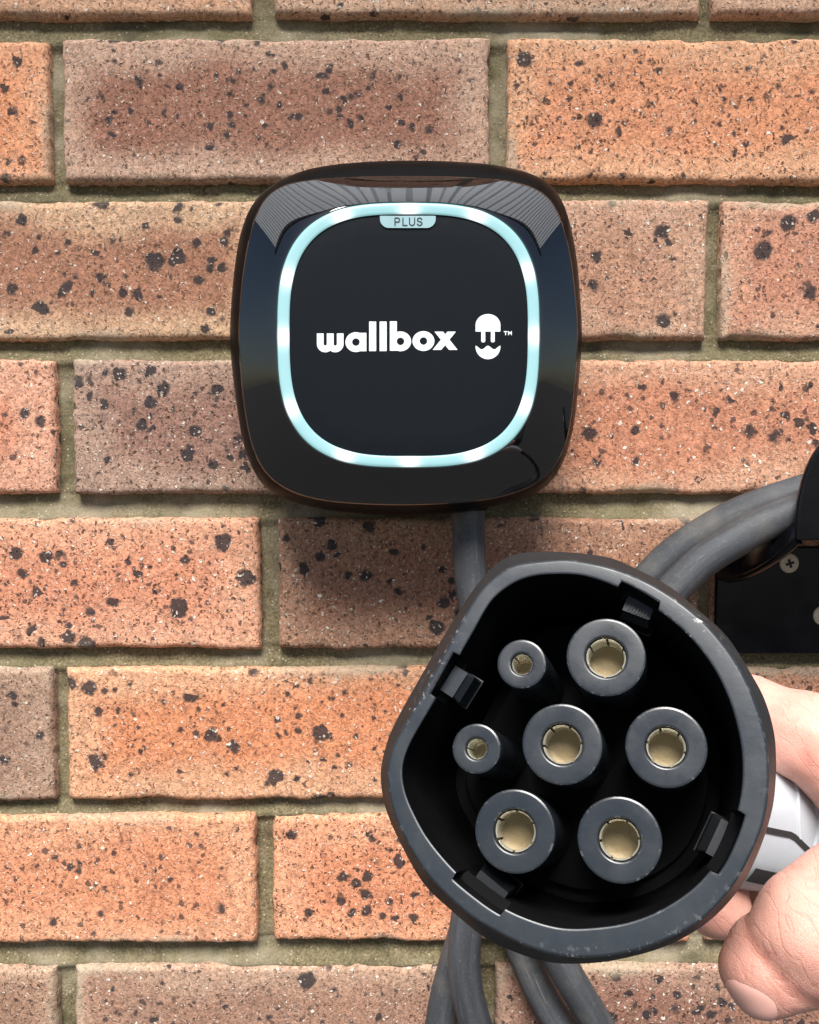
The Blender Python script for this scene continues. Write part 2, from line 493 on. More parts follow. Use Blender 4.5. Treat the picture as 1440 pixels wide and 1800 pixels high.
# rows: top and bottom pixel row of the faces, then bricks (x0, x1, body colour, edge colour, spots)
ROWS = [
    (-205, 25, [(-320, 440, (205, 145, 108), (205, 160, 125), .35), (480, 1236, (186, 142, 112), (196, 160, 130), .4), (1255, 2020, (196, 148, 116), (205, 165, 135), .4)]),
    (68, 318, [(-670, 84, (214, 138, 92), (226, 160, 118), .5), (110, 860, (138, 94, 74), (186, 152, 128), .8), (893, 1660, (214, 142, 100), (222, 164, 122), .8)]),
    (351, 596, [(-300, 455, (152, 104, 78), (200, 164, 128), .75), (488, 1243, (178, 132, 104), (190, 150, 122), .7), (1270, 2030, (190, 130, 102), (204, 156, 126), .95)]),
    (632, 868, [(-660, 96, (202, 132, 102), (214, 156, 126), .6), (130, 876, (134, 100, 86), (160, 132, 114), .85), (902, 1650, (192, 126, 94), (206, 154, 122), .8)]),
    (911, 1141, [(-290, 456, (204, 132, 98), (216, 156, 122), .95), (490, 1230, (150, 104, 78), (160, 120, 94), .7), (1256, 2010, (196, 138, 108), (206, 158, 128), .6)]),
    (1174, 1406, [(-650, 94, (142, 112, 92), (158, 130, 108), .6), (118, 864, (208, 130, 86), (214, 158, 118), .95), (890, 1640, (196, 132, 98), (206, 154, 120), .8)]),
    (1434, 1658, [(-290, 450, (208, 134, 94), (220, 156, 116), .95), (480, 1216, (210, 132, 92), (222, 154, 114), .75), (1243, 1980, (192, 146, 114), (202, 160, 130), .5)]),
    (1700, 1922, [(-640, 100, (138, 106, 84), (160, 130, 106), .5), (130, 845, (144, 110, 90), (174, 142, 118), .85), (872, 1600, (132, 94, 78), (158, 126, 106), .95)]),
    (1952, 2170, [(-280, 446, (200, 134, 98), (214, 156, 120), .7), (476, 1204, (190, 130, 98), (204, 154, 122), .7), (1232, 1960, (176, 128, 100), (192, 150, 122), .7)]),
]
ROWS.insert(0, (-490, -240, [(-690, 72, (200, 140, 104), (212, 160, 124), .6), (100, 862, (190, 130, 96), (204, 152, 118), .6), (892, 1660, (206, 140, 102), (216, 160, 124), .6)]))

def build_brick(x0, x1, z0, z1, body, edge, spots, seed):
    w = x1 - x0; h = z1 - z0
    step = 0.0016
    nx = int(w / step); nz = int(h / step)
    U, V = np.meshgrid(np.linspace(0, 1, nx), np.linspace(0, 1, nz))
    X = (U - 0.5) * w; Z = (V - 0.5) * h
    # wandering outline
    wob = lambda a, s, f, k: vnoise(a * f, np.zeros_like(a) + k, s)
    eL = 0.0006 * wob(Z, seed, 90, 1.5) + 0.0005 * wob(Z, seed, 420, 2.5)
    eR = 0.0006 * wob(Z, seed, 90, 3.5) + 0.0005 * wob(Z, seed, 420, 4.5)
    eB = 0.0007 * wob(X, seed, 60, 5.5) + 0.0006 * wob(X, seed, 380, 6.5)
    eT = 0.0007 * wob(X, seed, 60, 7.5) + 0.0005 * wob(X, seed, 380, 8.5)
    X = X + eL * (1 - U) ** 6 + eR * U ** 6
    Z = Z + eB * (1 - V) ** 4 + eT * V ** 4
    dx = np.minimum(U, 1 - U) * w; dz = np.minimum(V, 1 - V) * h
    r = 0.0022 + 0.0016 * vnoise(X * 70 + 3, Z * 70, seed + 11) + 0.0014 * np.maximum(0, vnoise(X * 25, Z * 25 + 5, seed + 12))
    r = np.maximum(r, 0.0007)
    def rd(d):
        q = np.clip((r - d) / r, 0, 1)
        return r * (1 - np.sqrt(np.maximum(1 - q * q, 0)))
    Y = np.maximum(rd(dx), rd(dz)) + 0.3 * np.minimum(rd(dx), rd(dz))
    Y = Y + 0.00035 * vnoise(X * 30, Z * 30, seed + 1) + 0.00030 * vnoise(X * 110, Z * 80, seed + 2) \
        + 0.00022 * vnoise(X * 320, Z * 260, seed + 3)
    ch = vnoise(X * 55 + 9, Z * 55, seed + 21)           # knocked-off corners
    Y = Y + 0.0035 * np.clip((ch - 0.55) / 0.3, 0, 1) * np.exp(-np.minimum(dx, dz) / 0.0018)
    verts = np.stack([X.ravel(), Y.ravel(), Z.ravel()], 1)
    idx = np.arange(nx * nz).reshape(nz, nx)
    f = np.stack([idx[:-1, :-1].ravel(), idx[:-1, 1:].ravel(), idx[1:, 1:].ravel(), idx[1:, :-1].ravel()], 1)
    loop = list(idx[0, :]) + list(idx[1:, -1]) + list(idx[-1, -2::-1]) + list(idx[-2:0:-1, 0])
    nL = len(loop)
    back = verts[loop].copy(); back[:, 1] = 0.030
    b0 = len(verts)
    verts = np.concatenate([verts, back])
    faces = f.tolist()
    for i in range(nL):
        j = (i + 1) % nL
        faces.append((loop[j], loop[i], b0 + i, b0 + j))
    faces.append(tuple(b0 + i for i in range(nL)))
    c = Vector(((x0 + x1) / 2, 0.0, (z0 + z1) / 2))
    o = mesh_obj('brick', verts, faces, M['brick'], None, True, None, 60)
    o.location = c + Vector((0, 0.0012 * math.sin(seed * 2.3), 0))
    o.rotation_euler = (0.004 * math.sin(seed * 1.7), 0.0015 * math.sin(seed * 3.1), 0.003 * math.sin(seed * 5.9))
    o.parent = wall
    o.matrix_parent_inverse = Matrix.Translation(wall.location).inverted()
    pale = lambda c: srgb(*[v + (t - v) * 0.20 for v, t in zip(c, (212, 178, 166))])
    o.color = (*pale(body), 1)
    o['edge_tint'] = list(pale(edge))
    o['spots'] = float(spots)
    return o

sd = 10
for (yt, yb, bricks) in ROWS:
    for (x0, x1, body, edge, sp) in bricks:
        ym = (yt + yb) / 2
        a = Pw(x0, ym); b = Pw(x1, ym)
        zt = Pw(720, yt).z; zb = Pw(720, yb).z
        sd += 1
        build_brick(a.x, b.x, zb, zt, body, edge, sp, sd)

# mortar bed: a gently uneven sheet behind the bricks
mx0 = Pw(-700, 900).x; mx1 = Pw(2060, 900).x
mz0 = Pw(720, 2180).z; mz1 = Pw(720, -500).z
nx = int((mx1 - mx0) / 0.0018); nz = int((mz1 - mz0) / 0.0014)
X, Z = np.meshgrid(np.linspace(mx0, mx1, nx), np.linspace(mz0, mz1, nz))
Y = JOINT + 0.0013 * vnoise(X * 40, Z * 40, 3) + 0.0008 * vnoise(X * 140, Z * 140, 4) + 0.0014 * np.clip(vnoise(X * 75, Z * 75, 5) - 0.35, 0, 1)
# struck joints: each bed slopes from deep under the upper brick to shallow above the lower one
for (r0, r1) in zip(ROWS[:-1], ROWS[1:]):
    zu = Pw(720, r0[1]).z; zl = Pw(720, r1[0]).z
    v = np.clip((Z - zl) / (zu - zl), 0, 1)
    on = ((Z > zl - 0.006) & (Z < zu + 0.001))
    fade = np.clip((Z - (zl - 0.006)) / 0.006, 0, 1); fade = fade * fade * (3 - 2 * fade)
    shape = -0.0046 * np.clip(1 - v / 0.62, 0, 1) ** 1.3 + 0.0012 * np.clip(v, 0, 1)
    Y = np.where(on, Y + fade * shape * (0.8 + 0.35 * vnoise(X * 14, Z * 3, 9)), Y)
idx = np.arange(nx * nz).reshape(nz, nx)
mesh_obj('mortar', np.stack([X.ravel(), Y.ravel(), Z.ravel()], 1),
         np.stack([idx[:-1, :-1].ravel(), idx[:-1, 1:].ravel(), idx[1:, 1:].ravel(), idx[1:, :-1].ravel()], 1), M['mortar'], wall)

# translucent corrugated roof overhead, seen mirrored in the charger's top edge
def mat_roof():
    m = NT('translucent_roof_sheet')
    co = m.obj()
    n = m.noise(co, 6, 4, 0.6)
    c = m.mix(n, (0.86, 0.91, 0.96), (0.93, 0.95, 0.97))
    tr = m.n('BsdfTranslucent'); m.set(tr.inputs['Color'], c)
    df = m.n('BsdfDiffuse'); m.set(df.inputs['Color'], c)
    mxs = m.n('MixShader'); mxs.inputs[0].default_value = 0.08
    m.t.links.new(tr.outputs[0], mxs.inputs[1]); m.t.links.new(df.outputs[0], mxs.inputs[2])
    m.t.links.new(mxs.outputs[0], m.out.inputs[0])
    return m.mat
gm = NT('darkened_ground')
gn = gm.noise(gm.obj(), 9, 6, 0.65)
gm.P(Base_Color=gm.mix(gn, (0.042, 0.041, 0.040), (0.070, 0.068, 0.065)), Roughness=0.9)  # ground colour darkened to stand for the shade of the person there
gmb = MB()
gmb.add([(-150, -150, 0), (150, -150, 0), (150, 150, 0), (-150, 150, 0)], [(0, 1, 2, 3)])
tag(gmb.build('ground', gm.mat, None, smooth=False), kind='structure')  # out-of-view ground, added to bounce light up onto the wall
RZ = 2.45
rf = MB()
prof_ = []
xw = -1.8
while xw < 1.8:
    for (dx, dz) in ((0.0, 0.0), (0.030, 0.0), (0.042, 0.026), (0.072, 0.026)):
        prof_.append((xw + dx, dz))
    xw += 0.084
rf.rings([[(x, 0.30, RZ + 0.02 + z) for x, z in prof_], [(x, -0.04, RZ + z) for x, z in prof_], [(x, -0.56, RZ - 0.02 + z) for x, z in prof_]], cyclic=False)
roof = rf.build('roof', mat_roof(), None, smooth=False)
tag(roof, kind='structure')
rf = MB()
rf.box((0, -0.545, RZ - 0.075), Vector((1.8, 0, 0)), Vector((0, 0.022, 0)), Vector((0, 0, 0.045)))
rf.build('roof_beam', mat_plain('grey_painted_beam', (0.10, 0.10, 0.11), 0.6), roof, smooth=False)

# ------------------------------------------------------------------ charger
def sq(theta, rx, ry, n):
    c = math.cos(theta); s = math.sin(theta)
    return (rx * math.copysign(abs(c) ** (2 / n), c), ry * math.copysign(abs(s) ** (2 / n), s))

def px_section(cx, cy, rx, ry, depth):
    c = Pw(cx, cy, depth)
    return (c.x, c.z, abs(Pw(cx + rx, cy, depth).x - c.x), abs(Pw(cx, cy - ry, depth).z - Pw(cx, cy + ry, depth).z) / 2)

NA = 256
TH = [2 * math.pi * (i + 0.5) / NA for i in range(NA)]
# even arc spacing on squircles: sharpen the angle sampling
def sring(sec, n, depth):
    cx, cz, rx, ry = sec
    out = []
    for t in TH:
        # polar form keeps samples even
        c = math.cos(t); s = math.sin(t)
        k = (abs(c) ** n + abs(s) ** n) ** (-1 / n)
        out.append((cx + rx * k * c, -depth, cz + ry * k * s))
    return out

def lerp(a, b, t):
    return tuple(x + (y - x) * t for x, y in zip(a, b))

D_FRONT = 0.082
D_EDGE = 0.0665
D_WAIST = 0.046
s_ring = px_section(718, 590, 232, 234, D_FRONT)
s_in = px_section(718.5, 590, 210, 213, D_FRONT)
WAIST = [(718,283),(640,285.5),(569,293),(521,305),(474,331),(450,352),(427,397),(415,458),(407,540),(405,595),(409,650),(420,732),(432,794),(455,843),(488,873),(569,895),(640,904),(720,907),(800,902),(862,891),(944,867),(980,831),(998,789),(1010,732),(1017,661),(1022,600),(1020,543),(1012,449),(994,368),(968,325),(930,305),(870,291),(800,285)]
EDGE = [(720,309.6),(625.6,311),(536,317),(493,327),(465,347),(446,387.5),(432,449),(422.5,524),(420,605),(429,713),(446,793),(474,840),(521,868),(592,883),(720,888),(852,879),(935,855),(975,820),(998,770),(1010,685),(1016,600),(1014,543),(1003,449),(986,384),(965,345),(936,328.5),(890,317),(805,311)]
CCX, CCZ = s_ring[0], s_ring[1]
THA = np.array(TH)
def pol_section(pxs, depth):
    L2 = [Pw(x, y, depth) for x, y in pxs]
    pts = catmull([Vector((p.x, p.z, 0)) for p in L2], 12, closed=True)
    an = np.array([math.atan2(p.y - CCZ, p.x - CCX) % (2 * math.pi) for p in pts]); r = np.array([math.hypot(p.x - CCX, p.y - CCZ) for p in pts])
    q = np.argsort(an); an = an[q]; r = r[q]
    v = np.interp(THA, np.concatenate([an - 2 * math.pi, an, an + 2 * math.pi]), np.concatenate([r, r, r]))
    k = np.ones(7) / 7
    return np.convolve(np.concatenate([v[-3:], v, v[:3]]), k, 'valid')
def cring(r, depth):
    return [(CCX + rr * math.cos(t), -depth, CCZ + rr * math.sin(t)) for rr, t in zip(r, TH)]
cW = pol_section(WAIST, D_WAIST)
cE = pol_section(EDGE, D_EDGE)
cR = np.array([math.hypot(p[0] - CCX, p[2] - CCZ) for p in sring(s_ring, 3.0, D_FRONT)])

charger = empty('wall_charger', Pw(718, 890, 0.04))
tag(charger, 'glossy black rounded square wall charger with glowing pale cyan light ring', 'wall charger')

mb = MB()
mb.rings([cring(cW * (0.86 + 0.137 * math.sin(k / 8 * math.pi / 2) ** 0.9), 0.0015 + (D_WAIST - 0.004) * k / 8) for k in range(9)], close_first=True)
mb.build('rear_housing', M['housing'], charger)
mb = MB()
R = [cring(cW - 0.003, D_WAIST - 0.003)]
for k in range(11):
    t = k / 10
    R.append(cring(cW + (cE - cW) * t ** 1.9, D_WAIST - 0.0012 + (D_EDGE - D_WAIST - 0.0010) * t))
mb.rings(R)
mb.build('side_band', M['satin'], charger)
mb = MB()
R = [cring(cE - 0.002, D_EDGE - 0.006), cring(cE - 0.0004, D_EDGE - 0.0012), cring(cE, D_EDGE - 0.0004)]
for k in range(29):
    t = k / 28
    uu = t                                                # an even slope down from the ring
    dep = D_EDGE + (D_FRONT - D_EDGE) * (1 - (1 - t) ** 1.20)
    R.append(cring(cE + (cR - cE) * uu, dep))
R.append(cring(cR - 0.0003, D_FRONT - 0.0008))
mb.rings(R)
mb.build('glossy_bezel', M['gloss'], charger, sharp=60)

# light ring, slightly domed, with the twelve lamps behind it showing through
NR = 240
def ring_pts(sec, n, depth, cnt):
    cx, cz, rx, ry = sec
    out = []
    for i in range(cnt):
        t = 2 * math.pi * i / cnt
        c = math.cos(t); s = math.sin(t)
        k = (abs(c) ** n + abs(s) ** n) ** (-1 / n)
        out.append((cx + rx * k * c, -depth, cz + ry * k * s))
    return out
mb = MB()
R = []
prof = [(-0.004, -0.002), (0.0, -0.0006), (0.08, 0.0001), (0.25, 0.0003), (0.45, 0.00035), (0.65, 0.0003), (0.85, 0.00015), (0.97, 0.0), (1.0, -0.0009)]
so = (s_ring[0], s_ring[1], s_ring[2] - 0.0004, s_ring[3] - 0.0004)
for (t, dd) in prof:
    R.append(ring_pts(lerp(so, s_in, max(t, 0)), 3.0 + 0.05 * t, D_FRONT + dd, NR))
mb.rings(R)
ring_o = mb.build('light_ring', M['led'], charger, sharp=70)
att = ring_o.data.attributes.new('glow', 'FLOAT', 'POINT')
leds = [(602, 383), (719, 371), (838, 380), (926, 478), (941, 590), (922, 712), (834, 799), (720, 810), (606, 800), (510, 718), (498, 592), (507, 488)]
LW = [Pw(x, y, D_FRONT) for x, y in leds]
vals = []
for v in ring_o.data.vertices:
    d2 = min(((v.co.x - p.x) ** 2 + (v.co.z - p.z) ** 2) for p in LW)
    d = math.sqrt(d2)
    vals.append(math.exp(-(d / 0.0052) ** 2) * 1.0)
att.data.foreach_set('value', vals)

mb = MB()
R = []
for k in range(10):
    t = 1 - k / 10
    R.append(ring_pts((s_in[0], s_in[1], s_in[2] * t + 0.0, s_in[3] * t), 3.05, D_FRONT - 0.0005 + (0.0 if k else -0.0005), NR))
mb.rings(R, close_last=True)
mb.build('front_panel', M['panel'], charger, sharp=60)

# --- flat print: outlines evaluated as distance fields, then meshed
def iso2d(fn, x0, x1, y0, y1, step):
    nx = int((x1 - x0) / step) + 1; ny = int((y1 - y0) / step) + 1
    xs = np.linspace(x0, x1, nx); ys = np.linspace(y0, y1, ny)
    Xg, Yg = np.meshgrid(xs, ys)
    F = fn(Xg, Yg)
    verts = []; faces = []; cache = {}
    def vid(key, p):
        if key not in cache:
            cache[key] = len(verts); verts.append(p)
        return cache[key]
    ins = F < 0
    cnt = ins[:-1, :-1].astype(int) + ins[:-1, 1:] + ins[1:, 1:] + ins[1:, :-1]
    for (j, i) in np.argwhere(cnt > 0):
        cs = [(j, i), (j, i + 1), (j + 1, i + 1), (j + 1, i)]
        poly = []
        for k in range(4):
            a = cs[k]; b = cs[(k + 1) % 4]
            if ins[a]:
                poly.append(vid(a, (xs[a[1]], ys[a[0]])))
            if ins[a] != ins[b]:
                t = F[a] / (F[a] - F[b])
                key = (min(a, b), max(a, b))
                poly.append(vid(key, (xs[a[1]] + (xs[b[1]] - xs[a[1]]) * t, ys[a[0]] + (ys[b[0]] - ys[a[0]]) * t)))
        if len(poly) >= 3:
            faces.append(tuple(poly))
    return verts, faces

def sd_box(x, y, x0, x1, y0, y1, r=0.0):
    cx = (x0 + x1) / 2; cy = (y0 + y1) / 2
    qx = np.abs(x - cx) - (x1 - x0) / 2 + r; qy = np.abs(y - cy) - (y1 - y0) / 2 + r
    return np.hypot(np.maximum(qx, 0), np.maximum(qy, 0)) + np.minimum(np.maximum(qx, qy), 0) - r
def sd_seg(x, y, ax, ay, bx, by, r):
    px = x - ax; py = y - ay; dx = bx - ax; dy = by - ay
    t = np.clip((px * dx + py * dy) / (dx * dx + dy * dy), 0, 1)
    return np.hypot(px - dx * t, py - dy * t) - r
def sd_ring(x, y, cx, cy, rx, ry, rin):
    k = np.hypot((x - cx) / rx, (y - cy) / ry)
    return np.maximum((k - 1) * min(rx, ry), rin - np.hypot(x - cx, y - cy))
mn = lambda *a: np.minimum.reduce(a)
mx = lambda *a: np.maximum.reduce(a)

def u_shape(x, y, xa, xb, w, top, bot):   # a U with outer width xa..xb, stroke w
    cx = (xa + xb) / 2; ro = (xb - xa) / 2; cy = bot - ro
    arc = mx(np.abs(np.hypot(x - cx, y - cy) - (ro - w / 2)) - w / 2, cy - y)
    return mn(arc, sd_box(x, y, xa, xa + w, top, cy + 1), sd_box(x, y, xb - w, xb, top, cy + 1))

def word(x, y):
    w = mn(u_shape(x, y, 65, 176, 45, 212, 338), u_shape(x, y, 132, 243, 45, 212, 338))
    a = mn(sd_ring(x, y, 325, 270, 70, 66, 25), mx(sd_box(x, y, 350, 395, 208, 331), 25 - np.hypot(x - 325, y - 270)))
    l = mn(sd_box(x, y, 413, 460, 133, 330, 2), sd_box(x, y, 483, 530, 133, 330, 2))
    b = mn(sd_ring(x, y, 622, 265, 71, 66, 25), mx(sd_box(x, y, 551, 598, 131, 328, 2), 25 - np.hypot(x - 622, y - 265)))
    o = sd_ring(x, y, 775, 263, 73, 66, 25)
    def band(xa, xb, xc, xd):
        t = (y - 200) / 122.0
        return mx(np.maximum((xa + (xc - xa) * t) - x, x - (xb + (xd - xb) * t)) * 0.77, 200 - y, y - 322)
    xx = mn(band(848, 906, 945, 1003), band(935, 992, 836, 894))
    return mn(w, a, l, b, o, xx)

def emblem(x, y):
    dome = mx(np.where(y < 158, (np.hypot((x - 1205) / 83, (y - 158) / 75) - 1) * 75, sd_box(x, y, 1122, 1288, 120, 200, 3)), y - 200)
    pr = mn(sd_box(x, y, 1160, 1187, 190, 272, 11), sd_box(x, y, 1224, 1250, 190, 272, 11))
    wav = 304 - 10 * np.cos((x - 1205) / 83 * 2 * np.pi) * 1.0 + 4 * np.sin(np.abs(x - 1205) / 83 * np.pi)
    smile = mx((np.hypot((x - 1205) / 83, (y - 300) / 84) - 1) * 83, (wav - y))
    return mn(dome, pr, smile)

def tmk(x, y):
    T = mn(sd_box(x, y, 1310, 1335, 197, 203), sd_box(x, y, 1319.5, 1325.5, 197, 224))
    Mx = mn(sd_box(x, y, 1339, 1344.5, 197, 224), sd_box(x, y, 1358.5, 1364, 197, 224),
            sd_seg(x, y, 1342, 200, 1351.5, 214, 2.8), sd_seg(x, y, 1361, 200, 1351.5, 214, 2.8))
    return mn(T, Mx)

def print_part(name, fn, bbox, step, mat, parent, depth, ox, oy, sc):
    v, f = iso2d(fn, *bbox, step)
    V3 = []
    for (x, y) in v:
        p = Pw(ox + x * sc, oy + y * sc, depth)
        V3.append((p.x, p.y, p.z))
    return mesh_obj(name, V3, [tuple(reversed(q)) for q in f], mat, parent, False)

DP = D_FRONT - 0.0005
LS = 380 / 1440
print_part('word_lettering', word, (60, 1010, 125, 345), 2.5, M['white'], charger, DP + 0.00015, 540, 530, LS)
print_part('plug_emblem', emblem, (1115, 1295, 78, 390), 2.0, M['white'], charger, DP + 0.00015, 540, 530, LS)
print_part('trademark_lettering', tmk, (1306, 1368, 193, 228), 1.0, M['white'], charger, DP + 0.00015, 540, 530, LS)

# badge under the top of the ring
def badge(x, y):
    return mx(sd_box(x, y, 668, 766, 360, 400.5, 16), 379.2 - y)
bo = print_part('edition_badge', badge, (664, 770, 376, 403), 0.6, M['badge'], charger, DP + 0.00065, 0, 0, 1)
def plus(x, y):
    r = 1.05; t = 383.0; b = 396.0; md = 390.2
    arc = lambda cx, cy, rx, ry: np.abs(np.hypot((x - cx) / rx, (y - cy) / ry) - 1) * min(rx, ry) - r
    Pp = mn(sd_seg(x, y, 694.5, t, 694.5, b, r), sd_seg(x, y, 694.5, t, 699, t, r), sd_seg(x, y, 694.5, md, 699, md, r),
            mx(arc(699, (t + md) / 2, 3.6, 3.6), 699 - x))
    Ll = mn(sd_seg(x, y, 708.5, t, 708.5, b, r), sd_seg(x, y, 708.5, b, 715.5, b, r))
    Uu = mn(sd_seg(x, y, 720, t, 720, 391.6, r), sd_seg(x, y, 729, t, 729, 391.6, r), mx(arc(724.5, 391.6, 4.5, 4.4), 391.6 - y))
    cS = 737.8
    Ss = mn(mx(arc(cS, 386.2, 3.7, 3.2), np.minimum(y - 386.2, 1e9) * 0 + np.where((x > cS) & (y > 386.2), 1.0, -1.0)),
            mx(arc(cS, 392.7, 3.9, 3.3), np.where((x < cS) & (y < 392.7), 1.0, -1.0)))
    return mn(Pp, Ll, Uu, Ss)
print_part('badge_lettering', plus, (690, 746, 379.5, 399.5), 0.3, M['ink'], bo, DP + 0.0008, 0, 0, 1)

# cable gland under the charger
gl = Pw(823, 893, 0.034)
mb = MB()
R = []
for (dz, r) in [(0.012, 0.0105), (0.0, 0.0108), (-0.004, 0.0106), (-0.005, 0.0092)]:
    R.append([(gl.x + r * math.cos(a), gl.y + r * math.sin(a), gl.z + 0.004 + dz) for a in [2 * math.pi * i / 40 for i in range(40)]])
mb.rings(R)
mb.build('cable_gland', M['housing'], charger)

# ------------------------------------------------------------------ cable holder on the right
HD = 0.070                                                   # how far its front flange stands off the wall
holder = empty('cable_holder', Pw(1480, 1150, 0.0))
tag(holder, 'black metal cable holder hook screwed to the bricks at the right edge', 'cable holder')
# back plate
pc0 = Pw(1257, 1150, 0.004); pc1 = Pw(1760, 960, 0.004)
mb = MB()
mb.box(((pc0.x + pc1.x) / 2, -0.0022, (pc0.z + pc1.z) / 2), Vector(((pc1.x - pc0.x) / 2, 0, 0)), Vector((0, 0.0020, 0)), Vector((0, 0, (pc1.z - pc0.z) / 2)))
bevel(mb.build('back_plate', M['blackpaint'], holder, sharp=30), 0.0012, 2)
# saddle: arched sheet that carries the cable, from the wall to the flange
hc = Pw(1530, 960, HD); 
fl_l = Pw(1397, 950, HD)
rx_f = hc.x - fl_l.x
bk_l = Pw(1262, 1014, 0.004)
mb = MB()
outer = []; inner = []
NY = 14; NT_ = 48
grid = []
for j in range(NY + 1):
    t = j / NY
    y = -(0.0045 + (HD - 0.0050) * t)
    zl = bk_l.z + (fl_l.z - bk_l.z) * (t ** 2.2)             # lip climbs to the flange
    lipf = 0.004 * math.sin(math.pi * t)
    rowp = []
    cx = hc.x
    rx = (cx - bk_l.x) + (rx_f - (cx - bk_l.x)) * t + lipf - 0.002
    ztop = Pw(1530, 880, 0.03).z - 0.006 * math.sin(math.pi * t)
    for i in range(NT_ + 1):
        a = math.pi * i / NT_
        rowp.append((cx - rx * math.cos(a), y, zl + (ztop - zl) * math.sin(a) ** 0.9))
    grid.append(rowp)
n = NT_ + 1
for row in grid:
    mb.v += row
for j in range(NY):
    for i in range(NT_):
        mb.f.append((j * n + i, j * n + i + 1, (j + 1) * n + i + 1, (j + 1) * n + i))
sa = mb.build('saddle', M['blackpaint'], holder)
so_ = sa.modifiers.new('thickness', 'SOLIDIFY'); so_.thickness = 0.003; so_.offset = -1
# rolled lip of the saddle
def tube(path, rad, seg=16, cap=True):
    T, N, B = frames(path)
    m = MB()
    rr = []
    for i, p in enumerate(path):
        r = rad(i / (len(path) - 1)) if callable(rad) else rad
        rr.append([p + (N[i] * math.cos(a) + B[i] * math.sin(a)) * r for a in [2 * math.pi * k / seg for k in range(seg)]])
    m.rings(rr, close_first=cap, close_last=cap)
    return m
lip = [Vector(grid[j][0]) for j in range(NY + 1)]
tube(lip, 0.0022, 12).build('rolled_lip', M['blackpaint'], holder)
# front flange: an arch standing up in front of the cable, thick plate with rounded edge
fl = []
hw = rx_f
ftop = Pw(1530, 742, HD).z
for i in range(61):
    a = math.pi * i / 60
    c = -math.cos(a); s = math.sin(a)
    k = (abs(c) ** 2.5 + abs(s) ** 2.5) ** (-1 / 2.5)
    fl.append((hc.x + hw * k * c, fl_l.z + (ftop - fl_l.z) * k * s))
mb = MB()
nF = len(fl)
mb.add([(x, -HD - 0.002, z) for x, z in fl] + [(x, -HD + 0.002, z) for x, z in fl],
       [tuple(range(nF))] + [tuple(reversed(range(nF, 2 * nF)))] + [(i, nF + i, nF + (i + 1) % nF, (i + 1) % nF) for i in range(nF)])
bevel(mb.build('front_flange', M['blackpaint'], holder, sharp=30), 0.0012, 3)

def screw(px, py, rot, parent):
    c = Pw(px, py, 0.0045)
    r = 0.0053
    mb = MB()
    R = []
    for (rr, d) in [(1.0, 0.0), (1.0, 0.0006), (0.9, 0.0012), (0.65, 0.0015), (0.36, 0.0016)]:
        R.append([(c.x + r * rr * math.cos(a), c.y - d, c.z + r * rr * math.sin(a)) for a in [2 * math.pi * k / 36 for k in range(36)]])
    mb.rings(R, close_last=True)
    o = mb.build('screw', M['zinc'], parent)
    mb = MB()
    for k in range(2):
        a = rot + k * math.pi / 2
        mb.box((c.x, c.y - 0.00155 - 0.00004 * k, c.z), Vector((math.cos(a), 0, math.sin(a))) * r * 0.46, Vector((0, 0.00025, 0)), Vector((-math.sin(a), 0, math.cos(a))) * r * 0.13)
    mb.build('cross_recess_shade', M['recess'], o, smooth=False)  # slot is not cut: dark bars carry its shade
screw(1387, 990, 0.3, holder)
screw(1446, 1082, 0.8, holder)

# ------------------------------------------------------------------ charging cable: one run from the charger round the holder to the plug
CR = 0.0086
def pd(px, py, depth):
    return Pw(px, py, depth)
CABLE_PTS = [
    pd(823, 888, .034), pd(824, 940, .034), pd(827, 1010, .035), pd(838, 1090, .036), pd(858, 1300, .030), pd(905, 1530, .030), pd(985, 1690, .032), pd(1050, 1800, .030),
    pd(1170, 1990, .028), pd(1400, 2120, .028), pd(1700, 2000, .028), pd(1860, 1560, .026), pd(1790, 1080, .026), pd(1660, 890, .034), pd(1530, 838, .044),
    pd(1405, 866, .044), pd(1262, 922, .034), pd(1135, 1022, .026), pd(985, 1240, .020), pd(880, 1450, .018), pd(822, 1620, .018), pd(775, 1800, .016),
    pd(770, 2020, .016), pd(960, 2230, .016), pd(1380, 2300, .016), pd(1790, 2080, .016), pd(1930, 1560, .016), pd(1830, 1080, .020), pd(1680, 900, .028), pd(1530, 850, .060),
    pd(1402, 896, .056), pd(1300, 946, .052), pd(1190, 1030, .046), pd(1010, 1260, .036), pd(870, 1480, .038), pd(818, 1640, .040), pd(836, 1800, .034),
    pd(930, 2010, .030), pd(1200, 2190, .030), pd(1600, 2120, .045), pd(1780, 1700, .050), pd(1700, 1200, .040), pd(1600, 930, .026), pd(1500, 872, .018), pd(1400, 876, .016),
    pd(1270, 948, .012), pd(1110, 1100, .012), pd(950, 1420, .012), pd(905, 1600, .012), pd(930, 1700, .014), pd(990, 1810, .018), pd(1150, 2020, .040), pd(1500, 2150, .100),
]
HANDLE_END = Pz(1900, 1600, 0.345)
CABLE_PTS += [Pz(2120, 1960, 0.40), Pz(2080, 1740, 0.37), HANDLE_END]
cpath = catmull(CABLE_PTS, 14)
T, N, B = frames(cpath)
SEG = 28
cv = []; cf = []; uvs = []
L = 0.0
lens = [0.0]
for i in range(1, len(cpath)):
    L += (cpath[i] - cpath[i - 1]).length
    lens.append(L)
for i, p in enumerate(cpath):
    for k in range(SEG):
        a = 2 * math.pi * k / SEG
        groove = 1 - 0.022 * (0.5 + 0.5 * math.cos(3 * a + lens[i] * 9)) ** 6
        cv.append(tuple(p + (N[i] * math.cos(a) + B[i] * math.sin(a)) * CR * groove))
for i in range(len(cpath) - 1):
    for k in range(SEG):
        k2 = (k + 1) % SEG
        cf.append((i * SEG + k, i * SEG + k2, (i + 1) * SEG + k2, (i + 1) * SEG + k))
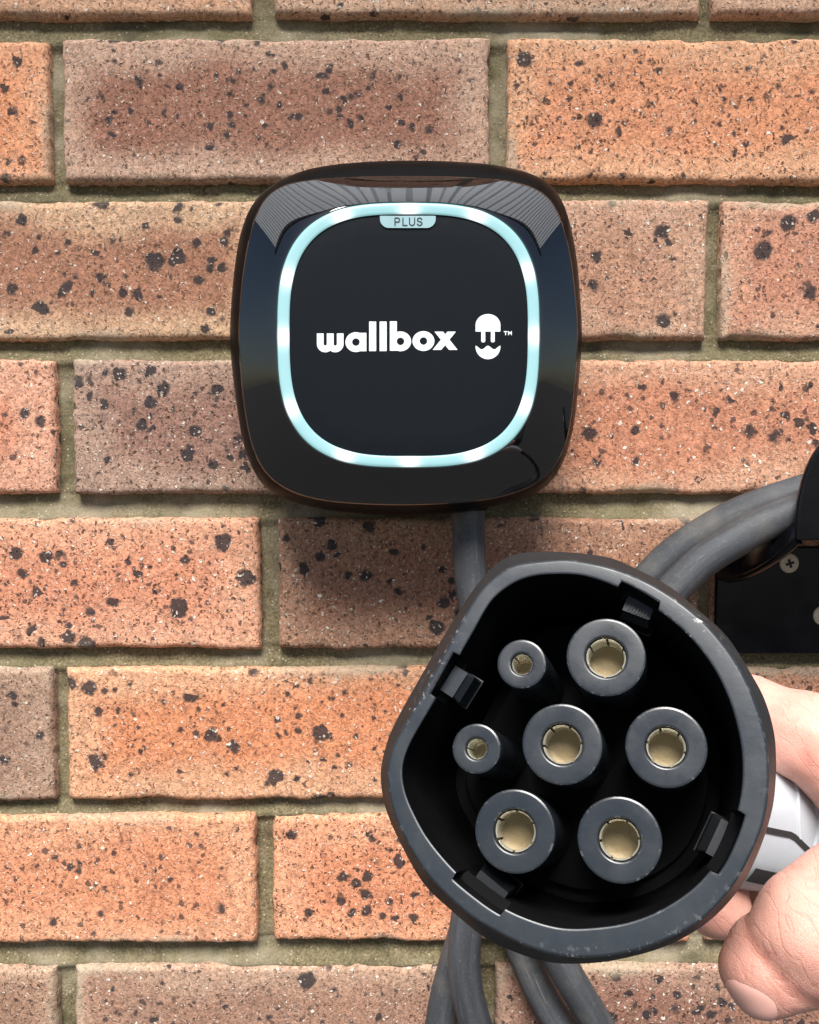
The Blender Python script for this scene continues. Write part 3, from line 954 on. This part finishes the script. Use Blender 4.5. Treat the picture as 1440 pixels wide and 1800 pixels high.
cable = mesh_obj('charging_cable', cv, cf, M['cable'], None, True, Pw(823, 890, .034))
uv = cable.data.uv_layers.new(name='UVMap')
for poly in cable.data.polygons:
    for li in poly.loop_indices:
        vi = cable.data.loops[li].vertex_index
        i, k = divmod(vi, SEG)
        kk = k
        if k == 0 and any((cable.data.loops[q].vertex_index % SEG) == SEG - 1 for q in poly.loop_indices):
            kk = SEG
        uv.data[li].uv = (kk / SEG, lens[i])
tag(cable, 'thick dusty dark grey cable hanging in loops from the charger over the holder', 'cable')

# ------------------------------------------------------------------ plug held towards the camera
ZP = 0.172
O = Pz(1015, 1338, ZP)
ax_t = (ray(1015, 1338).normalized() + RGT * 0.085 - UPV * 0.065).normalized()     # pointing away from the camera
e1 = (RGT - ax_t * RGT.dot(ax_t)).normalized()
e2 = e1.cross(ax_t) * 1.0
if e2.dot(UPV) < 0: e2 = -e2

def loc2(px, py, t):               # pixel -> local (a, b) on the plane lying t behind the rim
    d = ray(px, py)
    q = O + ax_t * t
    k = (q - CAM).dot(ax_t) / d.dot(ax_t)
    p = CAM + d * k - q
    return (p.dot(e1), p.dot(e2))
def W(a, b, t):
    return O + e1 * a + e2 * b + ax_t * t

SIL = [(902,977),(979,971),(1063,979),(1105,993),(1180,1032),(1224,1068),(1280,1118),(1322,1182),(1349,1232),(1366,1293),(1369,1343),(1369,1362),(1364,1417),(1347,1478),(1319,1542),(1283,1592),(1236,1634),(1167,1670),(1083,1692),(1020,1698),(966,1695),(910,1678),(854,1651),(793,1601),(743,1551),(696,1464),(677,1412),(671,1362),(677,1327),(696,1274),(763,1154),(804,1085),(854,1013)]
OUT = [(910,993),(979,985),(1008,986),(1063,996),(1105,1010),(1147,1029),(1191,1057),(1230,1088),(1266,1127),(1297,1171),(1322,1221),(1341,1279),(1349,1321),(1351,1360),(1349,1403),(1339,1453),(1319,1501),(1292,1551),(1250,1601),(1206,1634),(1139,1664),(1069,1680),(1010,1682),(966,1676),(910,1656),(868,1634),(827,1609),(791,1578),(752,1537),(721,1489),(696,1437),(684,1389),(682,1348),(686,1328),(699,1298),(732,1239),(763,1184),(788,1138),(810,1096),(838,1049),(854,1030),(882,1006)]
INN = [(910,1021),(940,1012),(979,1009),(1022,1011),(1063,1023),(1105,1041),(1147,1066),(1188,1096),(1224,1132),(1258,1179),(1283,1232),(1297,1279),(1304,1316),(1306,1355),(1303,1395),(1294,1435),(1280,1474),(1258,1517),(1222,1559),(1167,1597),(1111,1620),(1056,1630),(993,1632),(938,1619),(882,1594),(835,1561),(796,1527),(752,1474),(724,1423),(711,1388),(707,1355),(713,1325),(729,1291),(771,1219),(810,1148),(832,1110),(860,1061),(882,1039)]
NP = 480
CA, CB = loc2(1010, 1335, 0)
PA = np.linspace(-math.pi, math.pi, NP, endpoint=False)
def polar(pxs, t):
    L2 = [loc2(x, y, t) for x, y in pxs]
    pts = catmull([Vector((a, b, 0)) for a, b in L2], 10, closed=True)
    an = np.array([math.atan2(p.y - CB, p.x - CA) for p in pts]); r = np.array([math.hypot(p.x - CA, p.y - CB) for p in pts])
    s = np.argsort(an); an = an[s]; r = r[s]
    an = np.concatenate([an - 2 * math.pi, an, an + 2 * math.pi]); r = np.concatenate([r, r, r])
    v = np.interp(PA, an, r)
    k = np.ones(7) / 7
    return np.convolve(np.concatenate([v[-3:], v, v[:3]]), k, 'valid')
rS = polar(SIL, 0.009) * 0.982; rO = polar(OUT, 0.0); rI = polar(INN, 0.0)

def ang(px, py):
    a, b = loc2(px, py, 0)
    return math.atan2(b - CB, a - CA)
NOTCH = [((808, 1156), (771, 1227)), ((1084, 1042), (1152, 1082)), ((1306, 1431), (1258, 1534)), ((882, 1612), (802, 1539))]
notch = np.zeros(NP)
nang = []
for p, q in NOTCH:
    a0, a1 = sorted((ang(*p), ang(*q)))
    nang.append((a0, a1))
    notch[(PA >= a0) & (PA <= a1)] = 0.0013

def pring(r, t):
    return [W(CA + rr * math.cos(a), CB + rr * math.sin(a), t) for rr, a in zip(r, PA)]

plug = empty('charging_plug', O + ax_t * 0.06)
tag(plug, 'black seven-socket charging plug with grey handle, held up facing the camera', 'charging plug')

mb = MB()
rears = 0.0255
circ = np.full(NP, rears)
side = [pring(circ * 0.9, 0.072), pring(circ, 0.070), pring(circ * 1.04, 0.060), pring(0.5 * rS + 0.5 * circ * 1.1, 0.045), pring(0.86 * rS + 0.14 * circ, 0.030), pring(rS, 0.018), pring(rS, 0.010),
        pring(rS * 0.994, 0.005), pring(0.22 * rS + 0.78 * rO, 0.0016), pring(rO + 0.00012, 0.00028)]
face = [pring(rO + 0.00012, 0.00028), pring(rO - 0.00010, 0.00006), pring(rO - 0.0003, 0.0),
        pring(rO - 0.00045, -0.00001), pring(0.5 * rO + 0.5 * rI, -0.00001), pring(rI + notch + 0.00045, -0.00001), pring(rI + notch + 0.0003, 0.0), pring(rI + notch + 0.0001, 0.00008), pring(rI + notch, 0.0003)]
def wear_on(o, nr, rows):
    wa = o.data.attributes.new('wear', 'FLOAT', 'POINT')
    wv = np.zeros(len(o.data.vertices))
    for ri, amt in rows:
        wv[ri * NP:(ri + 1) * NP] = amt
    a_ = np.tile(PA, nr)                                  # scuffed most at the upper right and along the flat
    def near(px, py, w):
        d = np.angle(np.exp(1j * (a_ - ang(px, py))))
        return np.exp(-(d / w) ** 2)
    wv *= 0.07 + 1.0 * near(1235, 1092, 0.14) + 0.8 * near(765, 1180, 0.22) + 0.3 * near(1100, 1670, 0.5)
    wa.data.foreach_set('value', np.clip(wv, 0, 1).tolist())
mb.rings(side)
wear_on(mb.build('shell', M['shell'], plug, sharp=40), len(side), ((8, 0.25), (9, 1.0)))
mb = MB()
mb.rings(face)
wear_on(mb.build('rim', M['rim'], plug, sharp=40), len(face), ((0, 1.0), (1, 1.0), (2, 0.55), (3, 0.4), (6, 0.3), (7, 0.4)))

# inner barrel (dark), with pockets for the four latches
mb = MB()
mb.rings([pring(rI + notch - 0.00005, 0.0003), pring(rI + notch, 0.006), pring(rI * 0.985, 0.0075), pring(rI * 0.955, 0.043)])
mb.build('barrel', M['inside'], plug, sharp=40)
mb = MB()
mb.rings([pring(rI * 0.96, 0.043), pring(rI * 0.86, 0.0432), pring(rI * 0.855, 0.040), pring(rI * 0.3, 0.040)], close_last=True)
mb.build('base', M['inside'], plug, sharp=40)

# latches in the pockets
def latch(i, t0, t1, out_, thick, mat, face):
    a0, a1 = nang[i]
    am = (a0 + a1) / 2
    r = float(np.interp(am, PA, rI))
    half = r * (a1 - a0) / 2 * 0.70
    mb = MB()
    p = [W(CA + r * math.cos(a0), CB + r * math.sin(a0), 0), W(CA + r * math.cos(a1), CB + r * math.sin(a1), 0)]
    tang = (p[1] - p[0]).normalized()
    nrm = ax_t.cross(tang).normalized()
    ctr = (p[0] + p[1]) / 2
    cc = W(CA, CB, 0)
    if nrm.dot(cc - ctr) < 0: nrm = -nrm
    c0 = ctr + nrm * (out_ + thick / 2) + ax_t * (t0 + t1) / 2
    v = []
    hw_ = half
    for (tt, th, hh) in [(t0, 0.35, 0.82), (t0 + 0.0022, 1.0, 1.0), (t1, 1.0, 1.0)]:
        base = ctr + ax_t * tt
        v.append([base - tang * hw_ * hh + nrm * (out_ - 0.0015), base + tang * hw_ * hh + nrm * (out_ - 0.0015),
                  base + tang * hw_ * hh + nrm * (out_ + thick * th), base - tang * hw_ * hh + nrm * (out_ + thick * th)])
    mb.rings(v, close_first=True, close_last=True)
    o = bevel(mb.build('latch', M['rim' if mat else 'latch'], plug, smooth=False), 0.0003, 2)
    if face:
        mb = MB()
        for k in range(7):
            cpt = ctr + ax_t * (t0 - 0.00005) + nrm * (out_ + thick * 0.12) + tang * hw_ * (-0.62 + 0.2 * k)
            mb.box(cpt, tang * hw_ * 0.055, nrm * thick * (0.28 if k % 2 else 0.22), ax_t * 0.0002)
        mb.build('moulded_mark', M['insul'], o, smooth=False)
    return o
latch(0, 0.0045, 0.014, 0.0004, 0.0022, True, False)  # lighter rim plastic here: the light this latch catches is in its colour
latch(1, 0.0065, 0.015, 0.0006, 0.0024, False, True)
latch(2, 0.0080, 0.018, 0.0002, 0.0026, False, False)
latch(3, 0.0080, 0.018, 0.0002, 0.0026, False, False)

# the seven contact sleeves
SOCK = [(1065, 1155, 70.5, 36.5), (988, 1308, 71, 36), (1171, 1313, 73, 36.5), (905, 1461, 71, 37), (1089, 1476, 75, 37.5), (917, 1167, 43.5, 19), (837.5, 1316, 43, 18.5)]
TD = 0.0040
for si, (px, py, rp, rh) in enumerate(SOCK):
    a, b = loc2(px, py, TD)
    a2, _ = loc2(px + rp, py, TD); a3, _ = loc2(px - rp, py, TD)
    Ro = (a2 - a3) / 2
    h2, _ = loc2(px + rh, py, TD); h3, _ = loc2(px - rh, py, TD)
    Rh = (h2 - h3) / 2
    NS = 72
    cs = [2 * math.pi * k / NS for k in range(NS)]
    rg = lambda r, t: [W(a + r * math.cos(x), b + r * math.sin(x), t) for x in cs]
    mb = MB()
    mb.rings([rg(Ro * 0.985, 0.040), rg(Ro, TD + 0.004), rg(Ro, TD + 0.0004), rg(Ro - 0.00012, TD + 0.00010), rg(Ro - 0.0004, TD),
              rg(Ro - 0.00055, TD - 0.00001), rg((Ro + Rh) / 2, TD - 0.00001), rg(Rh + 0.00045, TD - 0.00001), rg(Rh + 0.0003, TD), rg(Rh + 0.0001, TD + 0.0001), rg(Rh, TD + 0.0004), rg(Rh * 0.995, TD + 0.020)])
    so2 = mb.build('contact_socket', M['insul'], plug, sharp=28)
    w2 = so2.data.attributes.new('wear', 'FLOAT', 'POINT')
    wz = np.zeros(len(so2.data.vertices)); wz[3 * NS:5 * NS] = 0.16; wz[8 * NS:10 * NS] = 0.12
    w2.data.foreach_set('value', wz.tolist())
    # brass sleeve: slit spring fingers and a floor
    mb = MB()
    nf = 6 if rp > 50 else 4
    Rb = Rh * 0.975; th = Rb * 0.10
    off = 0.4 + si * 0.7
    for k in range(nf):
        g0 = off + 2 * math.pi * k / nf + 0.07; g1 = off + 2 * math.pi * (k + 1) / nf - 0.07
        sub = 9
        secs = []
        for q in range(sub):
            x = g0 + (g1 - g0) * q / (sub - 1)
            t0 = TD + 0.0009
            pt = lambda r, t: W(a + r * math.cos(x), b + r * math.sin(x), t)
            secs.append([pt(Rb, t0 + 0.0002), pt(Rb - th * 0.35, t0), pt(Rb - th, t0 + 0.0003), pt(Rb - th * 1.15, TD + 0.003), pt(Rb - th * 1.1, TD + 0.0078), pt(Rb, TD + 0.0078)])
        mb.rings(secs, close_first=True, close_last=True)
    sl = mb.build('brass_sleeve', M['brass'], so2, sharp=50)
    mb = MB()
    rr_ = [rg(Rb * 0.99, TD + 0.0072)] + [rg(Rb * 0.99 * f, TD + 0.0073 + d) for f, d in ((0.85, 0.0001), (0.6, 0.0002), (0.3, 0.0002))]
    mb.rings(rr_, close_last=True)
    mb.build('sleeve_floor', M['brassfloor'], so2)

# handle: neck and grip behind the barrel
GP = [Pz(1120, 1395, 0.236), Pz(1260, 1425, 0.250), Pz(1380, 1447, 0.262), Pz(1520, 1480, 0.278), Pz(1700, 1535, 0.305), HANDLE_END]
gpath = catmull(GP, 12)
Tg, Ng, Bg = frames(gpath)
upg = Vector((0, 0, 1))
SG = 64
def grip_frame(i):
    t = Tg[i]
    u = (upg - t * upg.dot(t)).normalized()
    s = t.cross(u)                                       # towards / away from the camera
    return t, u, s
def grip_r(i):
    f = i / (len(gpath) - 1)
    return 0.0182 * (1 - 0.10 * f) - 0.009 * max(0, (f - 0.8) / 0.2) ** 1.5
def grip_ring(i, a0, a1, cnt, add=0.0):
    t, u, s = grip_frame(i)
    r = grip_r(i) + add
    out = []
    for k in range(cnt):
        a = a0 + (a1 - a0) * k / (cnt - 1)
        c = math.cos(a); si_ = math.sin(a)
        q = (abs(c) ** 2.6 + abs(si_) ** 2.6) ** (-1 / 2.6)
        out.append(gpath[i] + (u * si_ + s * c) * r * q)
    return out
_, u0, s0 = grip_frame(20)
SGN = 1.0 if s0.dot(-FWD) > 0 else -1.0
# a = 0 faces the camera when SGN > 0
A_OFF = 0.0 if SGN > 0 else math.pi
def SEAM(i): return A_OFF - SGN * min(0.26 + 0.050 * max(i - 21.5, -6), 1.3)
mb = MB()
mb.rings([grip_ring(i, 0, 2 * math.pi, SG)[:-1] for i in range(len(gpath))], close_first=True, close_last=True)
mb.build('grip', M['grey'], plug)
mb = MB()
dA = 0.040
mb.rings([grip_ring(i, SEAM(i) - dA, SEAM(i) + dA, 6, 0.00035) for i in range(8, len(gpath) - 6)], cyclic=False)
sm = mb.build('seam', M['darkgrey'], plug)
mb = MB()
mb.rings([grip_ring(i, SEAM(i) - SGN * 0.62 - 0.11, SEAM(i) - SGN * 0.62 + 0.11, 8, 0.0011 * math.sin(math.pi * (i - 10) / 16) ** 0.4) for i in range(11, 26)], cyclic=False)
mb.build('rubber_inlay', M['darkgrey'], plug)
# moulded ridges of the finger recess: lines drawn on the camera side of the grip
cand = []
for i in range(len(gpath)):
    rg_ = grip_ring(i, A_OFF - 1.5, A_OFF + 1.5, 160, 0.0)
    cand += rg_
cand_a = np.array([tuple(p) for p in cand])
rel = cand_a - np.array(CAM)
zc_ = rel @ np.array(FWD)
cpx = 720 + FPX * (rel @ np.array(RGT)) / zc_
cpy = 900 - FPX * (rel @ np.array(UPV)) / zc_
def on_grip(x, y):
    return Vector(cand_a[np.argmin((cpx - x) ** 2 + (cpy - y) ** 2)])
for line, rr in (([(1372, 1350), (1390, 1368), (1402, 1395), (1405, 1430), (1403, 1472)], 0.0006), ([(1396, 1350), (1416, 1374), (1430, 1408), (1436, 1450), (1432, 1488)], 0.0008)):
    tube(catmull([on_grip(*p) for p in line], 8), rr, 10).build('moulded_ridge', M['grey'], plug)

# ------------------------------------------------------------------ hand and forearm holding the plug
def capsule(P, a, b, ra, rb):
    a = np.array(a); b = np.array(b)
    ba = b - a
    pa = P - a
    t = np.clip((pa @ ba) / (ba @ ba), 0, 1)
    d = np.linalg.norm(pa - t[..., None] * ba, axis=-1)
    return d - (ra + (rb - ra) * t)
def smin(a, b, k):
    h = np.clip(0.5 + 0.5 * (b - a) / k, 0, 1)
    return b + (a - b) * h - k * h * (1 - h)

def surface_nets(F, org, h):
    ins = F < 0
    nx, ny, nz = F.shape
    cs = [(i, j, k) for i in (0, 1) for j in (0, 1) for k in (0, 1)]
    cut = lambda A, c: A[c[0]:nx - 1 + c[0], c[1]:ny - 1 + c[1], c[2]:nz - 1 + c[2]]
    cnt = sum(cut(ins, c).astype(np.int8) for c in cs)
    act = (cnt > 0) & (cnt < 8)
    cells = np.argwhere(act)
    vals = {c: F[cells[:, 0] + c[0], cells[:, 1] + c[1], cells[:, 2] + c[2]] for c in cs}
    acc = np.zeros((len(cells), 3)); num = np.zeros(len(cells))
    for c in cs:
        for d in range(3):
            if c[d] == 0:
                e = list(c); e[d] = 1; e = tuple(e)
                va = vals[c]; vb = vals[e]
                x = (va < 0) != (vb < 0)
                t = np.where(x, va / np.where(x, va - vb, 1), 0)
                p = np.tile(np.array(c, float), (len(cells), 1)); p[:, d] += t
                acc[x] += p[x]; num[x] += 1
    verts = (cells + acc / num[:, None]) * h + org
    idm = -np.ones(act.shape, np.int64)
    idm[act] = np.arange(len(cells))
    faces = []
    for d in range(3):
        u, v = (d + 1) % 3, (d + 2) % 3
        sl0 = [slice(1, -1)] * 3; sl1 = [slice(1, -1)] * 3
        sl0[d] = slice(0, -1); sl1[d] = slice(1, None)
        A = ins[tuple(sl0)]; Bq = ins[tuple(sl1)]
        for flip, mask in ((False, A & ~Bq), (True, ~A & Bq)):
            q = np.argwhere(mask)
            off = np.ones(3, int); off[d] = 0
            q = q + off
            def cid(du, dv):
                w = q.copy(); w[:, u] += du; w[:, v] += dv
                return idm[w[:, 0], w[:, 1], w[:, 2]]
            quad = np.stack([cid(-1, -1), cid(0, -1), cid(0, 0), cid(-1, 0)], 1)
            quad = quad[(quad >= 0).all(1)]
            if flip: quad = quad[:, ::-1]
            faces.append(quad)
    return verts, np.concatenate(faces)

tg = (gpath[40] - gpath[20]).normalized()                 # along the grip, away from the barrel
def hp(px, py, zc): return np.array(Pz(px, py, zc))
idx_f = [hp(1585, 1425, .236), hp(1430, 1302, .242), hp(1318, 1262, .252), hp(1220, 1400, .266), hp(1262, 1592, .246)]
idx_r = [.0130, .0106, .0100, .0092, .0082]
shift = np.array(tg) * 0.0205
fingers = [(idx_f, idx_r)]
for k in range(1, 4):
    sc = [1, 1.03, 1.0, 0.86][k]
    base = idx_f[0] + shift * k
    fingers.append(([base + (p - idx_f[0]) * sc for p in idx_f], [r * [1, 1.02, .96, .85][k] for r in idx_r]))
thumb_up = [hp(1432, 1636, .186), hp(1528, 1594, .190), hp(1670, 1560, .208)]
thumb_up_r = [.0114, .0131, .0158]
thumb_dn = [hp(1350, 1702, .1900), hp(1425, 1664, .191), hp(1560, 1620, .200)]
thumb_dn_r = [.0090, .0098, .0105]
palm = [hp(1660, 1520, .222), hp(1580, 1400, .246), hp(1820, 1560, .262), hp(1900, 1640, .250), hp(2350, 1900, .235)]

allp = np.array(idx_f + [p for f in fingers for p in f[0]] + thumb_up + thumb_dn + palm)
lo = allp.min(0) - 0.045; hi = allp.max(0) + 0.045
H = 0.0013
dims = np.ceil((hi - lo) / H).astype(int)

def sk(px, py, zc): return hp(px, py, zc)
CREASES = [(sk(1352, 1590, .1755), sk(1420, 1660, .1735), .0006, .0011), (sk(1385, 1570, .1745), sk(1450, 1640, .1730), .00045, .0010), (sk(1405, 1555, .1745), sk(1462, 1600, .1730), .0004, .0010),
           (sk(1396, 1262, .2300), sk(1424, 1345, .2320), .0007, .0014), (sk(1350, 1225, .240), sk(1372, 1300, .241), .0004, .0012)]
def hand_sdf(Pt):
    d = None
    for fi, (pts, rs) in enumerate(fingers):
        f = None
        for i in range(len(pts) - 1):
            c = capsule(Pt, pts[i], pts[i + 1], rs[i], rs[i + 1])
            f = c if f is None else smin(f, c, 0.004)
        d = f if d is None else smin(d, f, 0.0025)
    pl = capsule(Pt, palm[0], palm[2], .0190, .0230)
    for a, b, ra, rb in ((palm[1], palm[2], .0165, .0215), (fingers[3][0][0], palm[2], .015, .021), (fingers[2][0][0], palm[2], .0165, .021),
                         (fingers[1][0][0], fingers[3][0][0], .0155, .0135), (palm[0], palm[1], .0130, .0130), (palm[2], palm[3], .0240, .0250), (palm[3], palm[4], .0265, .031)):
        pl = smin(pl, capsule(Pt, a, b, ra, rb), 0.012)
    d = smin(d, pl, 0.010)
    tu = smin(capsule(Pt, thumb_up[0], thumb_up[1], thumb_up_r[0], thumb_up_r[1]), capsule(Pt, thumb_up[1], thumb_up[2], thumb_up_r[1], thumb_up_r[2]), 0.004)
    td = smin(capsule(Pt, thumb_dn[0], thumb_dn[1], thumb_dn_r[0], thumb_dn_r[1]), capsule(Pt, thumb_dn[1], thumb_dn[2], thumb_dn_r[1], thumb_dn_r[2]), 0.004)
    th = smin(tu, td, 0.0060)
    d = smin(d, th, 0.005)
    d = d + 0.0006 * np.exp(-((tu - td) / 0.0012) ** 2) * np.exp(-((np.abs(tu) + np.abs(td)) / 0.006) ** 2)
    d = d + 0.00045 * np.sin(Pt[..., 0] * 310 + 2 * np.sin(Pt[..., 2] * 230)) * np.sin(Pt[..., 2] * 270 + Pt[..., 1] * 190)
    for ca, cb, dep_, wd in CREASES:
        d = d + dep_ * np.exp(-(np.maximum(capsule(Pt, ca, cb, 0, 0), 0) / wd) ** 2)
    return d

xs = [lo[i] + np.arange(dims[i]) * H for i in range(3)]
F = np.empty(tuple(dims), np.float32)
for i0 in range(0, dims[0], 24):
    xx = xs[0][i0:i0 + 24]
    G = np.stack(np.meshgrid(xx, xs[1], xs[2], indexing='ij'), -1)
    F[i0:i0 + 24] = hand_sdf(G)
# stop the forearm inside the sleeve
hv, hf = surface_nets(F.astype(np.float64), lo, H)
arm = mesh_obj('person', hv, hf, M['skin'], None, True, Pz(2300, 1900, .235))
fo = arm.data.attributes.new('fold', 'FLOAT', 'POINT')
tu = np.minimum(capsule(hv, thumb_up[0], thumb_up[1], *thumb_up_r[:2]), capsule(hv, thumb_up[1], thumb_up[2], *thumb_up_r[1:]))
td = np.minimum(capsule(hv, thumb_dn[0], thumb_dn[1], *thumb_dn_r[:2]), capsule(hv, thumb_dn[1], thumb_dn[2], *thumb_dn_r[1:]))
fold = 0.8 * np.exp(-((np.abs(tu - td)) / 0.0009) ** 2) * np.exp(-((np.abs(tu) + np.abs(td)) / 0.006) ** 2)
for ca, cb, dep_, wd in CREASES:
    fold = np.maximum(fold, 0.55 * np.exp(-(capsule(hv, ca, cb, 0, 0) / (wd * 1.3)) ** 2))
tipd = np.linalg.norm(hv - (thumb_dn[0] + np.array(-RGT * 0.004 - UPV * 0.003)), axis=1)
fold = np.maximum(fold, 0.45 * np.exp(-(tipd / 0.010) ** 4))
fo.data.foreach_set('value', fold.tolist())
tag(arm, "person's bare hand gripping the grey handle, thumb bent at lower right", 'person')

# thumb nail, laid on the skin
def grad(p):
    e = 2e-4
    g = np.stack([hand_sdf(p + np.eye(3)[i] * e) - hand_sdf(p - np.eye(3)[i] * e) for i in range(3)], -1)
    return g / np.linalg.norm(g, axis=-1, keepdims=True)
tdir = (thumb_dn[0] - thumb_dn[1]); tdir /= np.linalg.norm(tdir)
nd = np.array(-RGT * 0.62 - UPV * 0.55 - FWD * 0.55); nd /= np.linalg.norm(nd)
t1 = tdir - nd * tdir.dot(nd); t1 /= np.linalg.norm(t1)
t2 = np.cross(nd, t1)
NRr = 10; NAa = 48
fr, an_ = np.meshgrid(np.linspace(0, 1, NRr + 1), np.arange(NAa) * 2 * math.pi / NAa, indexing='ij')
c_, q_ = np.cos(an_), np.sin(an_)
kk = (np.abs(c_) ** 2.8 + np.abs(q_) ** 2.8) ** (-1 / 2.8)
p_ = thumb_dn[0] + nd * 0.0095 + t1 * (c_ * kk * fr * 0.0066)[..., None] + t2 * (q_ * kk * fr * 0.0060)[..., None]
for _ in range(6):
    p_ = p_ - grad(p_) * hand_sdf(p_)[..., None]
p_ = p_ + grad(p_) * (0.00026 * (1 - fr ** 5) - 0.0002 * fr ** 6)[..., None]
nfc = []
for i in range(NRr):
    for k in range(NAa):
        k2 = (k + 1) % NAa
        nfc.append((i * NAa + k, i * NAa + k2, (i + 1) * NAa + k2, (i + 1) * NAa + k))
mesh_obj('thumb_nail', p_.reshape(-1, 3).tolist(), nfc, M['nail'], arm)
# sleeve of the jacket, from mid forearm towards the shoulder
sp = [Vector(palm[3]).lerp(Vector(palm[4]), 0.62), Vector(palm[4]), Vector(palm[4]) + Vector((0.10, -0.04, -0.06)), Vector(palm[4]) + Vector((0.22, -0.16, -0.10)), Vector(palm[4]) + Vector((0.28, -0.36, -0.04))]
tube(catmull(sp, 10), lambda f: 0.036 + 0.022 * f + 0.0012 * math.sin(f * 70), 40).build('jacket_sleeve', mat_plain('dark_navy_cloth', (0.012, 0.014, 0.022), 0.9, 0.5, 900), arm)
